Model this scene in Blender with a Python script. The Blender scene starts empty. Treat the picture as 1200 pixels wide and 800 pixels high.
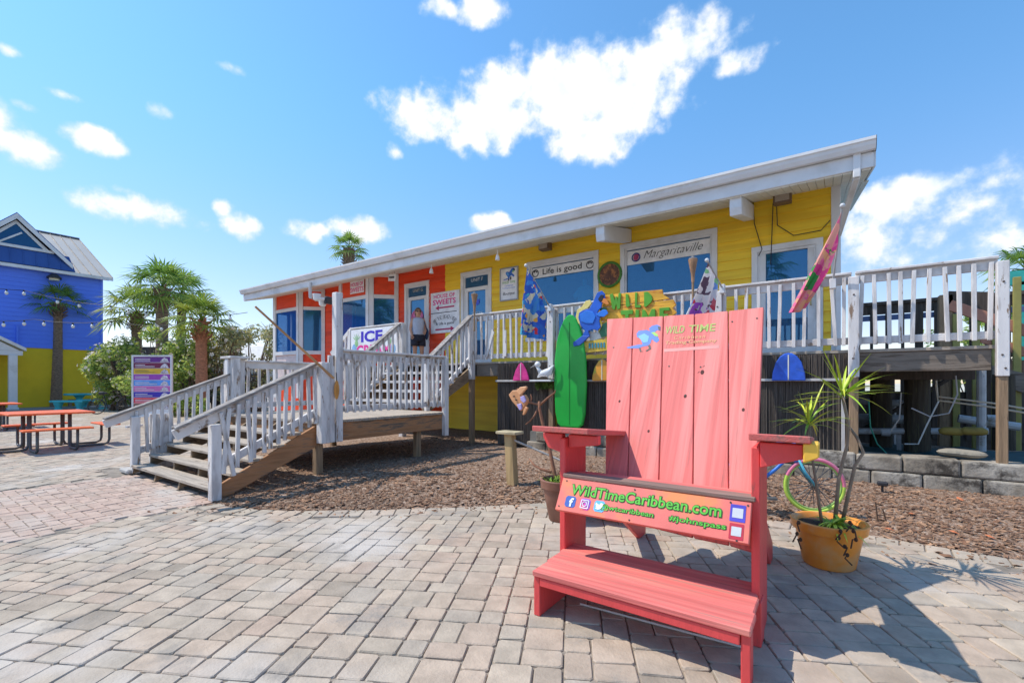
import bpy, math, random
from mathutils import Vector, Matrix, noise
RN = random.Random(11)
SC = bpy.context.scene
COL = SC.collection
V = Vector
rad = math.radians
# ---------------------------------------------------------------- camera
# world frame: X runs along the shop front, Y runs into the shop, camera stands at the origin
EYE = 1.33; F = 536.0; HOR = 449.0; TH = rad(34.9); SN = math.sin(TH); CS = math.cos(TH)
cd = bpy.data.cameras.new('camera'); cam = bpy.data.objects.new('camera', cd); COL.objects.link(cam)
cam.location = (0, 0, EYE); cam.rotation_euler = (rad(90), 0, TH)
cd.sensor_width = 36; cd.lens = 36 * F / 1200; cd.shift_y = (HOR - 400) / 1200
cd.clip_start = 0.05; cd.clip_end = 6000
SC.camera = cam
# ---------------------------------------------------------------- sky, sun, exposure
SUNDIR = V((-0.57, -0.31, 1.0)).normalized()
ELEV = math.asin(SUNDIR.z); AZ = math.atan2(SUNDIR.x, SUNDIR.y)
w = bpy.data.worlds.new('World'); SC.world = w; w.use_nodes = True
nt = w.node_tree; nt.nodes.clear()
def N(nt, t, **k):
    n = nt.nodes.new(t)
    for a, b in k.items(): setattr(n, a, b)
    return n
def mth(nt, op, a, b=None, c=None, clamp=False):
    n = nt.nodes.new('ShaderNodeMath'); n.operation = op; n.use_clamp = clamp
    for i, x in enumerate((a, b, c)):
        if x is None: continue
        if isinstance(x, (int, float)): n.inputs[i].default_value = x
        else: nt.links.new(x, n.inputs[i])
    return n.outputs[0]
sky = N(nt, 'ShaderNodeTexSky', sky_type='NISHITA'); sky.sun_disc = False
sky.sun_elevation = ELEV; sky.sun_rotation = AZ; sky.air_density = 1.0; sky.dust_density = 0.35; sky.ozone_density = 1.6
SKYK = 0.143
bg = N(nt, 'ShaderNodeBackground'); bg.inputs[1].default_value = SKYK
hs = N(nt, 'ShaderNodeHueSaturation'); hs.inputs['Saturation'].default_value = 1.05; hs.inputs['Value'].default_value = 1.0
nt.links.new(sky.outputs[0], hs.inputs['Color'])
tc = N(nt, 'ShaderNodeTexCoord')
sep = N(nt, 'ShaderNodeSeparateXYZ'); nt.links.new(tc.outputs['Generated'], sep.inputs[0])
# cumulus: ellipses in azimuth / elevation, edges broken up by noise
n1 = N(nt, 'ShaderNodeTexNoise'); n1.inputs['Scale'].default_value = 9; n1.inputs['Detail'].default_value = 9; n1.inputs['Roughness'].default_value = 0.62
n2 = N(nt, 'ShaderNodeTexNoise'); n2.inputs['Scale'].default_value = 26; n2.inputs['Detail'].default_value = 6
nt.links.new(tc.outputs['Generated'], n1.inputs['Vector']); nt.links.new(tc.outputs['Generated'], n2.inputs['Vector'])
fx = mth(nt, 'ADD', mth(nt, 'MULTIPLY', sep.outputs[0], CS), mth(nt, 'MULTIPLY', sep.outputs[1], SN))
fy = mth(nt, 'ADD', mth(nt, 'MULTIPLY', sep.outputs[0], -SN), mth(nt, 'MULTIPLY', sep.outputs[1], CS))
az = mth(nt, 'ARCTAN2', fx, fy)
el = mth(nt, 'ARCSINE', sep.outputs[2])
CLOUDS = [(545,140,66,34,1),(610,118,66,40,1),(672,108,84,54,1.15),(728,112,66,46,1.1),(692,160,48,26,.9),(800,50,52,33,1),(862,72,30,14,.7),(505,150,36,22,.9),(760,70,60,30,.8),
 (568,12,26,20,.9),(516,10,18,10,.7),(276,82,18,6,.6),(187,131,15,10,.75),(18,172,46,17,.8),(112,165,30,13,.8),(165,246,58,16,.95),(142,224,12,6,.5),(190,256,50,12,.8),
 (282,266,20,15,.85),(418,268,30,14,.9),(365,271,22,11,.7),(578,261,24,12,.9),(30,124,15,6,.6),(70,110,18,5,.4),(262,245,11,8,.5),(605,52,12,8,.5),(16,61,14,6,.4),(462,176,8,8,.4),
 (1060,238,60,26,.75),(1098,216,32,14,.85),(1010,265,44,34,.5),(1090,268,70,24,.3),(1155,236,28,10,.4),(1190,285,60,34,.4),(1250,200,90,30,.4),(-60,120,70,30,.9)]
field = None
for (cx, cy, rx, ry, k) in CLOUDS:
    a0 = math.atan((cx-600)/F); hyp = math.hypot(F, cx-600); e0 = math.atan((HOR-cy)/hyp)
    ra = rx*math.cos(a0)**2/F*1.15; re = ry/hyp*math.cos(e0)**2*1.15
    da = mth(nt, 'DIVIDE', mth(nt, 'SUBTRACT', az, a0), ra); de = mth(nt, 'DIVIDE', mth(nt, 'SUBTRACT', el, e0), re)
    r2 = mth(nt, 'ADD', mth(nt, 'MULTIPLY', da, da), mth(nt, 'MULTIPLY', de, de))
    v = mth(nt, 'MULTIPLY_ADD', r2, -k*0.75, k)
    field = v if field is None else mth(nt, 'SMOOTH_MAX', field, v, 0.25)
field = mth(nt, 'MAXIMUM', field, -1.2)
nn = mth(nt, 'ADD', mth(nt, 'MULTIPLY', mth(nt, 'SUBTRACT', n1.outputs[0], 0.5), 2.7), mth(nt, 'MULTIPLY', mth(nt, 'SUBTRACT', n2.outputs[0], 0.5), 1.9))
dens = mth(nt, 'ADD', field, nn)
mr = N(nt, 'ShaderNodeMapRange', interpolation_type='SMOOTHSTEP'); mr.inputs['From Min'].default_value = -0.12; mr.inputs['From Max'].default_value = .85
nt.links.new(dens, mr.inputs['Value'])
cr = N(nt, 'ShaderNodeValToRGB'); cr.color_ramp.elements[0].position = .2; cr.color_ramp.elements[0].color = (.62,.78,.98,1)
cr.color_ramp.elements[1].position = .9; cr.color_ramp.elements[1].color = (1,1,1,1); nt.links.new(mth(nt, 'ADD', mth(nt, 'MULTIPLY', mr.outputs[0], .75), mth(nt, 'MULTIPLY', mth(nt, 'SUBTRACT', n2.outputs[0], .4), 1.1), clamp=True), cr.inputs[0])
bgc = N(nt, 'ShaderNodeBackground'); bgc.inputs[1].default_value = 0.8; nt.links.new(cr.outputs[0], bgc.inputs[0])
tr_ = N(nt, 'ShaderNodeMapRange', interpolation_type='SMOOTHSTEP'); tr_.inputs['From Min'].default_value = .03; tr_.inputs['From Max'].default_value = .55; nt.links.new(sep.outputs[2], tr_.inputs['Value'])
tm = N(nt, 'ShaderNodeMix', data_type='RGBA', blend_type='MULTIPLY'); tm.inputs[0].default_value = 1; tg = N(nt, 'ShaderNodeMix', data_type='RGBA'); nt.links.new(tr_.outputs[0], tg.inputs[0]); tg.inputs[6].default_value = (.94,.84,.90,1); tg.inputs[7].default_value = (.80,1.19,1.31,1); nt.links.new(tg.outputs[2], tm.inputs[7]); nt.links.new(hs.outputs[0], tm.inputs[6])
nt.links.new(tm.outputs[2], bg.inputs[0])
mx = N(nt, 'ShaderNodeMixShader'); nt.links.new(mth(nt, 'MULTIPLY', mr.outputs[0], .96), mx.inputs[0]); nt.links.new(bg.outputs[0], mx.inputs[1]); nt.links.new(bgc.outputs[0], mx.inputs[2])
wo = N(nt, 'ShaderNodeOutputWorld'); nt.links.new(mx.outputs[0], wo.inputs[0])
sl = bpy.data.lights.new('sun', 'SUN'); sl.energy = 3.3; sl.angle = rad(.55); sl.color = (1, .92, .80)
so = bpy.data.objects.new('sun', sl); COL.objects.link(so); so.rotation_euler = SUNDIR.to_track_quat('Z', 'Y').to_euler(); so.location = SUNDIR*40
SC.view_settings.view_transform = 'Standard'; SC.view_settings.look = 'None'; SC.view_settings.gamma = 1
SC.view_settings.use_curve_mapping = False; SC.view_settings.exposure = 0.5
SC.cycles.max_bounces = 6; SC.cycles.transparent_max_bounces = 12

# ---------------------------------------------------------------- places
def at(px, py, Y):
    t = (px-600)/F; d = Y/(CS+SN*t); return V((d*(-SN+CS*t), Y, EYE-(py-HOR)/F*d))
def atX(px, py, X):
    t = (px-600)/F; d = X/(-SN+CS*t); return V((X, d*(CS+SN*t), EYE-(py-HOR)/F*d))
def atD(px, py, d):
    t = (px-600)/F; return V((d*(-SN+CS*t), d*(CS+SN*t), EYE-(py-HOR)/F*d))
def gnd(px, py, z=0): return atD(px, py, (EYE-z)*F/(py-HOR))

# ---------------------------------------------------------------- mesh helpers
class MB:
    def __init__(s): s.v = []; s.f = []; s.m = []; s.t = []; s.tint = None
    def add(s, vs, fs, mi=0):
        b = len(s.v); s.v += [V(p) for p in vs]
        for f in fs:
            s.f.append(tuple(b+i for i in f)); s.m.append(mi); s.t.append(s.tint if s.tint is not None else .5)
        return s
    def box(s, x0, x1, y0, y1, z0, z1, mi=0):
        return s.add([(x0,y0,z0),(x1,y0,z0),(x1,y1,z0),(x0,y1,z0),(x0,y0,z1),(x1,y0,z1),(x1,y1,z1),(x0,y1,z1)],
            [(0,3,2,1),(4,5,6,7),(0,1,5,4),(1,2,6,5),(2,3,7,6),(3,0,4,7)], mi)
    def bar(s, p, q, w, h, up=(0,0,1), mi=0):
        p = V(p); q = V(q); d = (q-p).normalized(); u = V(up); a = d.cross(u)
        if a.length < 1e-5: a = d.cross(V((1,0,0)))
        a.normalize(); u = a.cross(d).normalized(); a = a*w/2; u = u*h/2
        return s.add([p-a-u,p+a-u,p+a+u,p-a+u,q-a-u,q+a-u,q+a+u,q-a+u],
            [(0,1,2,3),(7,6,5,4),(0,4,5,1),(1,5,6,2),(2,6,7,3),(3,7,4,0)], mi)
    def tube(s, pts, r, n=8, mi=0, cap=True):
        pts = [V(p) for p in pts]; m = len(pts); rs = r if isinstance(r, (list, tuple)) else [r]*m
        vs = []; fs = []; a = None
        for i, p in enumerate(pts):
            d = (pts[min(i+1,m-1)]-pts[max(i-1,0)]).normalized()
            if a is None:
                a = d.cross(V((0,0,1)))
                if a.length < .05: a = d.cross(V((1,0,0)))
            a = (a-d*a.dot(d)).normalized(); b = d.cross(a)
            for k in range(n):
                g = 2*math.pi*k/n; vs.append(p+(a*math.cos(g)+b*math.sin(g))*rs[i])
        for i in range(m-1):
            for k in range(n):
                k2 = (k+1)%n; fs.append((i*n+k, i*n+k2, (i+1)*n+k2, (i+1)*n+k))
        if cap: fs.append(tuple(range(n))[::-1]); fs.append(tuple((m-1)*n+k for k in range(n)))
        return s.add(vs, fs, mi)
    def cyl(s, p, q, r, r2=None, n=12, mi=0): return s.tube([p, q], [r, r if r2 is None else r2], n, mi)
    def prism(s, pts, th, mi=0):
        pts = [V(p) for p in pts]; th = V(th); n = len(pts)
        fs = [tuple(range(n)), tuple(range(2*n-1, n-1, -1))] + [(i, n+i, n+(i+1)%n, (i+1)%n) for i in range(n)]
        return s.add(pts+[p+th for p in pts], fs, mi)
    def lathe(s, prof, c=(0,0,0), n=24, mi=0):
        c = V(c); vs = []; fs = []; m = len(prof)
        for (r, z) in prof:
            for k in range(n):
                g = 2*math.pi*k/n; vs.append(c+V((r*math.cos(g), r*math.sin(g), z)))
        for i in range(m-1):
            for k in range(n):
                k2 = (k+1)%n; fs.append((i*n+k, i*n+k2, (i+1)*n+k2, (i+1)*n+k))
        return s.add(vs, fs, mi)
    def ell(s, c, rx, ry, rz, nu=12, nv=8, mi=0):
        c = V(c); vs = []; fs = []
        for j in range(nv+1):
            a = math.pi*j/nv - math.pi/2
            for k in range(nu):
                g = 2*math.pi*k/nu; vs.append(c+V((rx*math.cos(a)*math.cos(g), ry*math.cos(a)*math.sin(g), rz*math.sin(a))))
        for j in range(nv):
            for k in range(nu):
                k2 = (k+1)%nu; fs.append((j*nu+k, j*nu+k2, (j+1)*nu+k2, (j+1)*nu+k))
        return s.add(vs, fs, mi)
    def quad(s, *p, mi=0): return s.add(p, [tuple(range(len(p)))], mi)
    def torus(s, c, R_, r, axis=(0,1,0), n=32, m=8, mi=0, a0=0, a1=2*math.pi):
        ax = V(axis).normalized(); u = ax.cross(V((0,0,1)));
        if u.length < .05: u = V((1,0,0))
        u.normalize(); w_ = ax.cross(u); c = V(c); pts = [c+(u*math.cos(a0+(a1-a0)*i/n)+w_*math.sin(a0+(a1-a0)*i/n))*R_ for i in range(n+1)]
        return s.tube(pts, r, m, mi, cap=False)
ORG = {}
def thing(name, label, cat, loc=(0,0,0), rz=0, group=None):
    o = bpy.data.objects.new(name, None); COL.objects.link(o); o.empty_display_size = .1
    o.location = loc; o.rotation_euler = (0,0,rz); o['label'] = label; o['category'] = cat
    if group: o['group'] = group
    ORG[o.name] = V(loc); return o
def tag(o, label=None, cat=None, group=None, kind=None):
    for k, v in (('label',label),('category',cat),('group',group),('kind',kind)):
        if v: o[k] = v
    return o
def obj(name, mb, mats, parent=None, bevel=0, smooth=False, local=False, origin=None, seg=1):
    if not isinstance(mats, (list, tuple)): mats = [mats]
    if parent is not None: org = V((0,0,0)) if local else ORG[parent.name]
    elif origin is not None: org = V(origin)
    else:
        xs = [p.x for p in mb.v]; ys = [p.y for p in mb.v]; zs = [p.z for p in mb.v]
        org = V(((min(xs)+max(xs))/2, (min(ys)+max(ys))/2, min(zs)))
    me = bpy.data.meshes.new(name); me.from_pydata([tuple(p-org) for p in mb.v], [], mb.f)
    for m in mats: me.materials.append(m)
    if len(mats) > 1: me.polygons.foreach_set('material_index', mb.m)
    if mb.tint is not None:
        at_ = me.attributes.new('tint', 'FLOAT', 'FACE'); at_.data.foreach_set('value', mb.t)
    if smooth: me.polygons.foreach_set('use_smooth', [True]*len(me.polygons))
    me.update()
    o = bpy.data.objects.new(name, me); COL.objects.link(o)
    if parent is not None: o.parent = parent; ORG[o.name] = org
    else: o.location = org; ORG[o.name] = org
    if bevel:
        b = o.modifiers.new('bevel', 'BEVEL'); b.width = bevel; b.segments = seg; b.limit_method = 'ANGLE'; b.angle_limit = rad(40)
    return o
def struct(name, mb, mats, **k):
    o = obj(name, mb, mats, origin=(0,0,0), **k); o['kind'] = 'structure'; return o
def kids(o): return [c for c in KIDS if c.parent == o]
def dup(root, loc, rz=0, label=None, group=None):
    allo = list(COL.objects)
    def cp(o, par):
        c = o.copy(); COL.objects.link(c); c.parent = par
        for ch in allo:
            if ch.parent == o: cp(ch, c)
        return c
    r = cp(root, None); r.location = loc; r.rotation_euler = (0,0,rz)
    if label: r['label'] = label
    if group: r['group'] = group
    return r
TEXTS = []
def text(body, c, right, up, wd, ht, m, parent, name='lettering', shear=0, bold=0.0, ext=.0015, spacing=1):
    TEXTS.append((body, V(c), V(right).normalized(), V(up).normalized(), wd, ht, m, parent, name, shear, bold, ext, spacing))
def flush_texts():
    tmp = []
    for T in TEXTS:
        cu = bpy.data.curves.new('t', 'FONT'); cu.body = T[0]; cu.size = 1; cu.shear = T[9]; cu.offset = T[10]; cu.space_character = T[12]
        cu.resolution_u = 3
        o = bpy.data.objects.new('t', cu); COL.objects.link(o); tmp.append(o)
    dg = bpy.context.evaluated_depsgraph_get()
    for T, o in zip(TEXTS, tmp):
        me = bpy.data.meshes.new_from_object(o.evaluated_get(dg))
        xs = [v.co.x for v in me.vertices]; ys = [v.co.y for v in me.vertices]
        x0, x1, y0, y1 = min(xs), max(xs), min(ys), max(ys)
        nrm = T[2].cross(T[3])
        mb = MB(); vs = []
        for v in me.vertices:
            vs.append(T[1]+T[2]*((v.co.x-x0)/(x1-x0)-.5)*T[4]+T[3]*((v.co.y-y0)/(y1-y0)-.5)*T[5])
        n = len(vs)
        mb.add([p+nrm*T[11] for p in vs], [tuple(p.vertices) for p in me.polygons])
        obj(T[8], mb, T[6], T[7])
        bpy.data.objects.remove(o); bpy.data.meshes.remove(me)

# ---------------------------------------------------------------- materials
def mat(name, c, rough=.6, var=.12, scale=5, bump=.0, bscale=40, stretch=(1,1,1), spec=.4, second=None, thr=.6, sscale=6, metal=0, tint=None, soft=.06, rnd=True, third=None, thr3=.64, s3=2.0):
    m = bpy.data.materials.new(name); m.use_nodes = True; nt = m.node_tree; b = nt.nodes['Principled BSDF']
    b.inputs['Roughness'].default_value = rough; b.inputs['Specular IOR Level'].default_value = spec; b.inputs['Metallic'].default_value = metal
    tc = N(nt, 'ShaderNodeTexCoord'); mp = N(nt, 'ShaderNodeMapping'); mp.inputs['Scale'].default_value = stretch
    nt.links.new(tc.outputs['Object'], mp.inputs['Vector'])
    if rnd:
        oi = N(nt, 'ShaderNodeObjectInfo'); mu = N(nt, 'ShaderNodeVectorMath', operation='SCALE'); mu.inputs[0].default_value = (13.1, 7.7, 9.3)
        nt.links.new(oi.outputs['Random'], mu.inputs['Scale']); nt.links.new(mu.outputs[0], mp.inputs['Location'])
    def nz(s, d=5, r=.6):
        n = N(nt, 'ShaderNodeTexNoise'); n.inputs['Scale'].default_value = s; n.inputs['Detail'].default_value = d; n.inputs['Roughness'].default_value = r
        nt.links.new(mp.outputs[0], n.inputs['Vector']); return n.outputs[0]
    def mix(f, a, b_, bt='MIX'):
        x = N(nt, 'ShaderNodeMix', data_type='RGBA', blend_type=bt)
        if isinstance(f, (int, float)): x.inputs[0].default_value = f
        else: nt.links.new(f, x.inputs[0])
        for i, k in ((6, a), (7, b_)):
            if isinstance(k, tuple): x.inputs[i].default_value = (*k[:3], 1)
            else: nt.links.new(k, x.inputs[i])
        return x.outputs[2]
    def ramp(f, lo, hi):
        r = N(nt, 'ShaderNodeMapRange', interpolation_type='SMOOTHSTEP'); r.inputs['From Min'].default_value = lo; r.inputs['From Max'].default_value = hi
        nt.links.new(f, r.inputs['Value']); return r.outputs[0]
    base = mix(ramp(nz(scale), .3, .7), tuple(max(0, x*(1-var)) for x in c), tuple(min(1, x*(1+var)) for x in c))
    if tint:
        a = N(nt, 'ShaderNodeAttribute'); a.attribute_name = 'tint'
        cr = N(nt, 'ShaderNodeValToRGB'); el_ = cr.color_ramp.elements
        while len(el_) < len(tint): el_.new(.5)
        for i, tcx in enumerate(tint): el_[i].position = i/(len(tint)-1); el_[i].color = (*tcx, 1)
        nt.links.new(a.outputs['Fac'], cr.inputs[0])
        base = mix(1.0, base, cr.outputs[0], 'MULTIPLY')
    if third: base = mix(ramp(nz(s3, 4), thr3-.1, thr3+.1), base, third)
    if second: base = mix(ramp(nz(sscale, 8, .7), thr-soft, thr+soft), base, second)
    nt.links.new(base, b.inputs['Base Color'])
    if bump:
        bp = N(nt, 'ShaderNodeBump'); bp.inputs['Strength'].default_value = bump; bp.inputs['Distance'].default_value = .01
        nt.links.new(nz(bscale, 6), bp.inputs['Height']); nt.links.new(bp.outputs[0], b.inputs['Normal'])
    return m
def glass(name, tr=(.50,.66,.78), fac=.17, rough=.02):
    m = bpy.data.materials.new(name); m.use_nodes = True; nt = m.node_tree; nt.nodes.clear()
    o = N(nt, 'ShaderNodeOutputMaterial'); g = N(nt, 'ShaderNodeBsdfGlossy'); g.inputs['Roughness'].default_value = rough; g.inputs['Color'].default_value = (.26,.55,.84,1)
    t = N(nt, 'ShaderNodeBsdfTransparent'); t.inputs['Color'].default_value = (*tr, 1)
    d = N(nt, 'ShaderNodeBsdfDiffuse'); d.inputs['Color'].default_value = (.035,.20,.50,1)
    a = N(nt, 'ShaderNodeMixShader'); a.inputs[0].default_value = .34; nt.links.new(t.outputs[0], a.inputs[1]); nt.links.new(d.outputs[0], a.inputs[2])
    b = N(nt, 'ShaderNodeMixShader'); fr = N(nt, 'ShaderNodeFresnel'); fr.inputs[0].default_value = 1.5
    nt.links.new(mth(nt, 'ADD', fr.outputs[0], fac-.05, clamp=True), b.inputs[0]); nt.links.new(a.outputs[0], b.inputs[1]); nt.links.new(g.outputs[0], b.inputs[2])
    nt.links.new(b.outputs[0], o.inputs[0]); return m
WOODV = (6,6,.5); WOODX = (.5,6,6); WOODY = (6,.5,6)
M = {}
M['white'] = mat('peeling white paint', (.70,.67,.655), .6, .08, 3, .3, 30, second=(.27,.20,.15), thr=.605, sscale=4.5, soft=.025, third=(.50,.47,.46), thr3=.55, s3=2)
M['whitev'] = mat('peeling white paint on upright wood', (.72,.69,.675), .55, .06, 3, .25, 30, (5,5,1), second=(.28,.19,.13), thr=.60, sscale=2.2, soft=.025, third=(.50,.47,.46), thr3=.55, s3=2)
M['trim'] = mat('white trim paint', (.70,.70,.71), .5, .05, 2, .1, 20, third=(.56,.55,.54), thr3=.60, s3=1.2, second=(.30,.26,.22), thr=.70, sscale=5, soft=.04)
M['wood'] = mat('weathered bare wood', (.27,.19,.12), .85, .35, 3, .5, 14, (1.5,1.5,6), second=(.12,.08,.055), thr=.6, sscale=3)
M['woodv'] = mat('weathered upright wood', (.30,.20,.12), .85, .35, 3, .5, 14, WOODV, second=(.14,.09,.06), thr=.6, sscale=3)
M['woody'] = mat('brown stained beam', (.42,.205,.095), .8, .3, 3, .5, 12, WOODY, second=(.15,.12,.09), thr=.57, sscale=3)
M['woodx'] = mat('grey weathered beam', (.22,.18,.145), .85, .35, 3, .5, 12, WOODX, second=(.11,.085,.065), thr=.56, sscale=3)
M['tread'] = mat('grey worn tread', (.40,.34,.28), .85, .25, 3, .5, 12, WOODX, second=(.17,.13,.10), thr=.6, sscale=3)
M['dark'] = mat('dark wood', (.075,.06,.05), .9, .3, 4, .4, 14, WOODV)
M['yellow'] = mat('yellow clapboard paint', (.92,.62,.04), .55, .08, 1.3, .2, 30, WOODX, third=(.82,.51,.03), thr3=.58, s3=.7, second=(.42,.30,.05), thr=.72, sscale=2)
M['orange'] = mat('orange clapboard paint', (.84,.075,.018), .5, .09, 1.3, .2, 30, WOODX, third=(.66,.055,.015), thr3=.58, s3=.7)
M['soffit'] = mat('soffit paint', (.72,.68,.58), .6, .06, 3)
M['roofing'] = mat('roof shingle', (.33,.33,.34), .8, .15, 8)
M['glass'] = glass('shop glass')
M['glassd'] = glass('door glass', (.40,.5,.58), .2)
M['inside'] = mat('shop interior', (.32,.33,.36), .8, .2, 3)
M['black'] = mat('black metal', (.025,.025,.03), .5, .2, 5)
M['grey'] = mat('grey tube metal', (.10,.105,.11), .45, .15, 5)
M['pink'] = mat('coral painted wood', (.73,.19,.17), .7, .10, 2.2, .3, 5, (18,.5,.5), third=(.78,.27,.24), thr3=.58, s3=.55, second=(.42,.15,.13), thr=.635, sscale=1.5, spec=.25)
M['pinkx'] = mat('coral painted boards', (.70,.165,.145), .7, .18, 2, .35, 7, (.5,14,14), second=(.44,.21,.17), thr=.60, sscale=2.2, soft=.1, third=(.76,.25,.20), thr3=.58, s3=1.2)
M['red'] = mat('red painted wood', (.72,.075,.075), .45, .07, 2, .3, 16, (4,4,1), second=(.36,.08,.07), thr=.64, sscale=3)
M['armw'] = mat('worn coral arm board', (.62,.13,.115), .7, .15, 2, .4, 10, (6,.6,6), second=(.26,.13,.11), thr=.56, sscale=2, soft=.12)
M['edge'] = mat('bare brown board edge', (.26,.17,.14), .8, .25, 3, .4, 16, (.7,5,5), second=(.52,.16,.14), thr=.62, sscale=3)
def plain(n, c, r=.5, **k):
    if n not in M: M[n] = mat(n, c, r, **k)
    return M[n]
# ================================================================ ground
XB = [(-40,2.3),(-6.6,2.3)]
for (px, py) in [(270,593),(300,596),(350,598),(430,597),(520,594),(600,591),(640,588)]:
    g = gnd(px, py); XB.append((g.x, g.y))
for (px, py) in [(905,609),(1007,624.5),(1100,640),(1199,656),(1320,676)]:
    g = gnd(px, py); XB.append((g.x, g.y))
XB.append((9, XB[-1][1]-1.2))
def bed(x):
    for (a, b), (c, d) in zip(XB, XB[1:]):
        if a <= x <= c: return b+(d-b)*(x-a)/(c-a)
    return XB[-1][1]
m_ground = mat('far ground', (.36,.33,.29), .9, .12, .4, .2, 30, rnd=False)
mb = MB(); mb.quad((-3000,-3000,-.05),(3000,-3000,-.05),(3000,3000,-.05),(-3000,3000,-.05)); struct('ground', mb, m_ground)
mb = MB(); mb.quad((.5,15,-.044),(3000,15,-.044),(3000,2800,-.044),(-30,2800,-.044),(-30,60,-.044))
m_water = mat('sea water', (.04,.16,.22), .12, .2, .3, .3, 3, rnd=False); struct('water', mb, m_water)
mb = MB(); mb.quad((-46,-8,-.012),(9,-8,-.012),(9,14,-.012),(-46,14,-.012))
m_sand = mat('joint sand', (.235,.20,.165), .95, .3, 6, .5, 60, rnd=False); struct('paving_bed', mb, m_sand)
TP = [(.66,.63,.60),(.98,.88,.82),(.84,.80,.76),(.92,.89,.85),(1.0,.90,.84),(.80,.79,.78),(.96,.92,.88),(.90,.78,.73),(1.08,1.04,.98)]
m_pave = mat('tumbled concrete pavers', (.45,.39,.32), .85, .14, 7, .55, 55, rnd=False, tint=TP, second=(.27,.24,.21), thr=.615, sscale=2.0, soft=.1, third=(.50,.45,.40), thr3=.6, s3=.7)
TB = [(.88,.80,.76),(1.0,.88,.83),(.98,.84,.79),(1.05,.96,.90)]
m_brick = mat('pink herringbone bricks', (.45,.375,.32), .85, .14, 7, .5, 55, rnd=False, tint=TB, third=(.48,.43,.38), thr3=.6, s3=.8)
def paver(mb, o, a, b, L, Wd, ch=.0055, cut=.012, dz=0, tilt=(0,0)):
    g = .0022; vs = []
    def ring(i, z):
        x0, x1, y0, y1 = g+i, L-g-i, g+i, Wd-g-i; c = cut
        for (x, y) in [(x0+c,y0),(x1-c,y0),(x1,y0+c),(x1,y1-c),(x1-c,y1),(x0+c,y1),(x0,y1-c),(x0,y0+c)]:
            p = o+a*(x+RN.uniform(-.002,.002))+b*(y+RN.uniform(-.002,.002)); p.z = z+dz+tilt[0]*(x-L/2)+tilt[1]*(y-Wd/2); vs.append(p)
    ring(0, -.014); ring(ch*.35, -.005); ring(ch*1.1, 0)
    fs = [tuple(range(16,24))]
    for r in (0, 8):
        for i in range(8): fs.append((r+i, r+(i+1)%8, r+8+(i+1)%8, r+8+i))
    mb.tint = RN.random(); mb.add(vs, fs)
pa = V((-math.sin(rad(27.5)), math.cos(rad(27.5)), 0)); pb = V((pa.y, -pa.x, 0)); U = .067
fw = V((-SN, CS, 0)); rt = V((CS, SN, 0))
def visible(p, m=.6):
    d = p.dot(fw); r = p.dot(rt); return d > .9 and abs(r) < 1.16*d+m
mb = MB(); U = .0685
LAY = [[(0,0,3,2),(3,0,2,3),(2,3,3,2),(0,2,2,3),(2,2,1,1)],[(0,0,3,2),(3,0,2,2),(0,2,2,3),(2,2,3,3)],[(0,0,2,2),(2,0,3,2),(0,2,3,3),(3,2,2,3)],[(0,0,2,3),(2,0,3,3),(0,3,3,2),(3,3,2,2)],[(0,0,2,2),(2,0,3,2),(0,2,3,3),(3,2,2,3)]]
s = -36.0
while s < 22:
    t = -26-RN.randrange(5)*U
    while t < 32:
        c0 = pb*(s+2.5*U)+pa*(t+2.5*U)
        if visible(c0, 1.2):
            fa, fb, sw = RN.random() < .5, RN.random() < .5, RN.random() < .5
            for (x, y, l, w2) in RN.choice(LAY[1:] if RN.random() < .8 else LAY):
                if fa: x = 5-x-l
                if fb: y = 5-y-w2
                if sw: x, y, l, w2 = y, x, w2, l
                o = pb*(s+x*U)+pa*(t+y*U); c = o+pb*l*U*.5+pa*w2*U*.5
                if not (visible(c) and -34.5 < c.x < 6 and c.y < bed(c.x)-.26+(8 if c.x < -9.2 else 0) and not (-8.45 < c.x < -5.68 and c.y < 2.45) and c.y < 11): continue
                if c.dot(fw) > 12: mb.tint = RN.random(); mb.quad(o+pa*.004+pb*.004, o+pb*(l*U-.004)+pa*.004, o+pb*(l*U-.004)+pa*(w2*U-.004), o+pb*.004+pa*(w2*U-.004))
                else: paver(mb, o, pb, pa, l*U, w2*U, dz=RN.uniform(-.003,.003), tilt=(RN.uniform(-.014,.014), RN.uniform(-.014,.014)))
        t += 5*U
    s += 5*U
struct('paving', mb, m_pave)
mb = MB(); u = .105
for i in range(-30, 60):
    for j in range(-20, 20):
        for (x, y, l, w2) in ((i+4*j, i, 2, 1), (i+3+4*j, i, 1, 2)):
            X = -8.4+x*u; Y = -1.6+y*u
            if X < -8.5 or X+l*u > -5.6 or Y < -1.6 or Y+w2*u > 2.42: continue
            if visible(V((X,Y,0))): paver(mb, V((X,Y,0)), V((1,0,0)), V((0,1,0)), l*u, w2*u, ch=.006, cut=.006, dz=RN.uniform(-.004,.002), tilt=(RN.uniform(-.02,.02),)*2)
struct('brick_path', mb, m_brick)
# border course along the planting bed
mb = MB(); x = -5.55
while x < 5.5:
    y = bed(x); d = V((.02, bed(x+.02)-y, 0)).normalized(); n_ = V((d.y, -d.x, 0))
    o = V((x, y, 0))+n_*.225; paver(mb, o, d, V((-n_.x,-n_.y,0)), .155, .215, dz=RN.uniform(-.002,.004)); x += d.x*.157
struct('paving_border', mb, m_pave)
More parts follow.
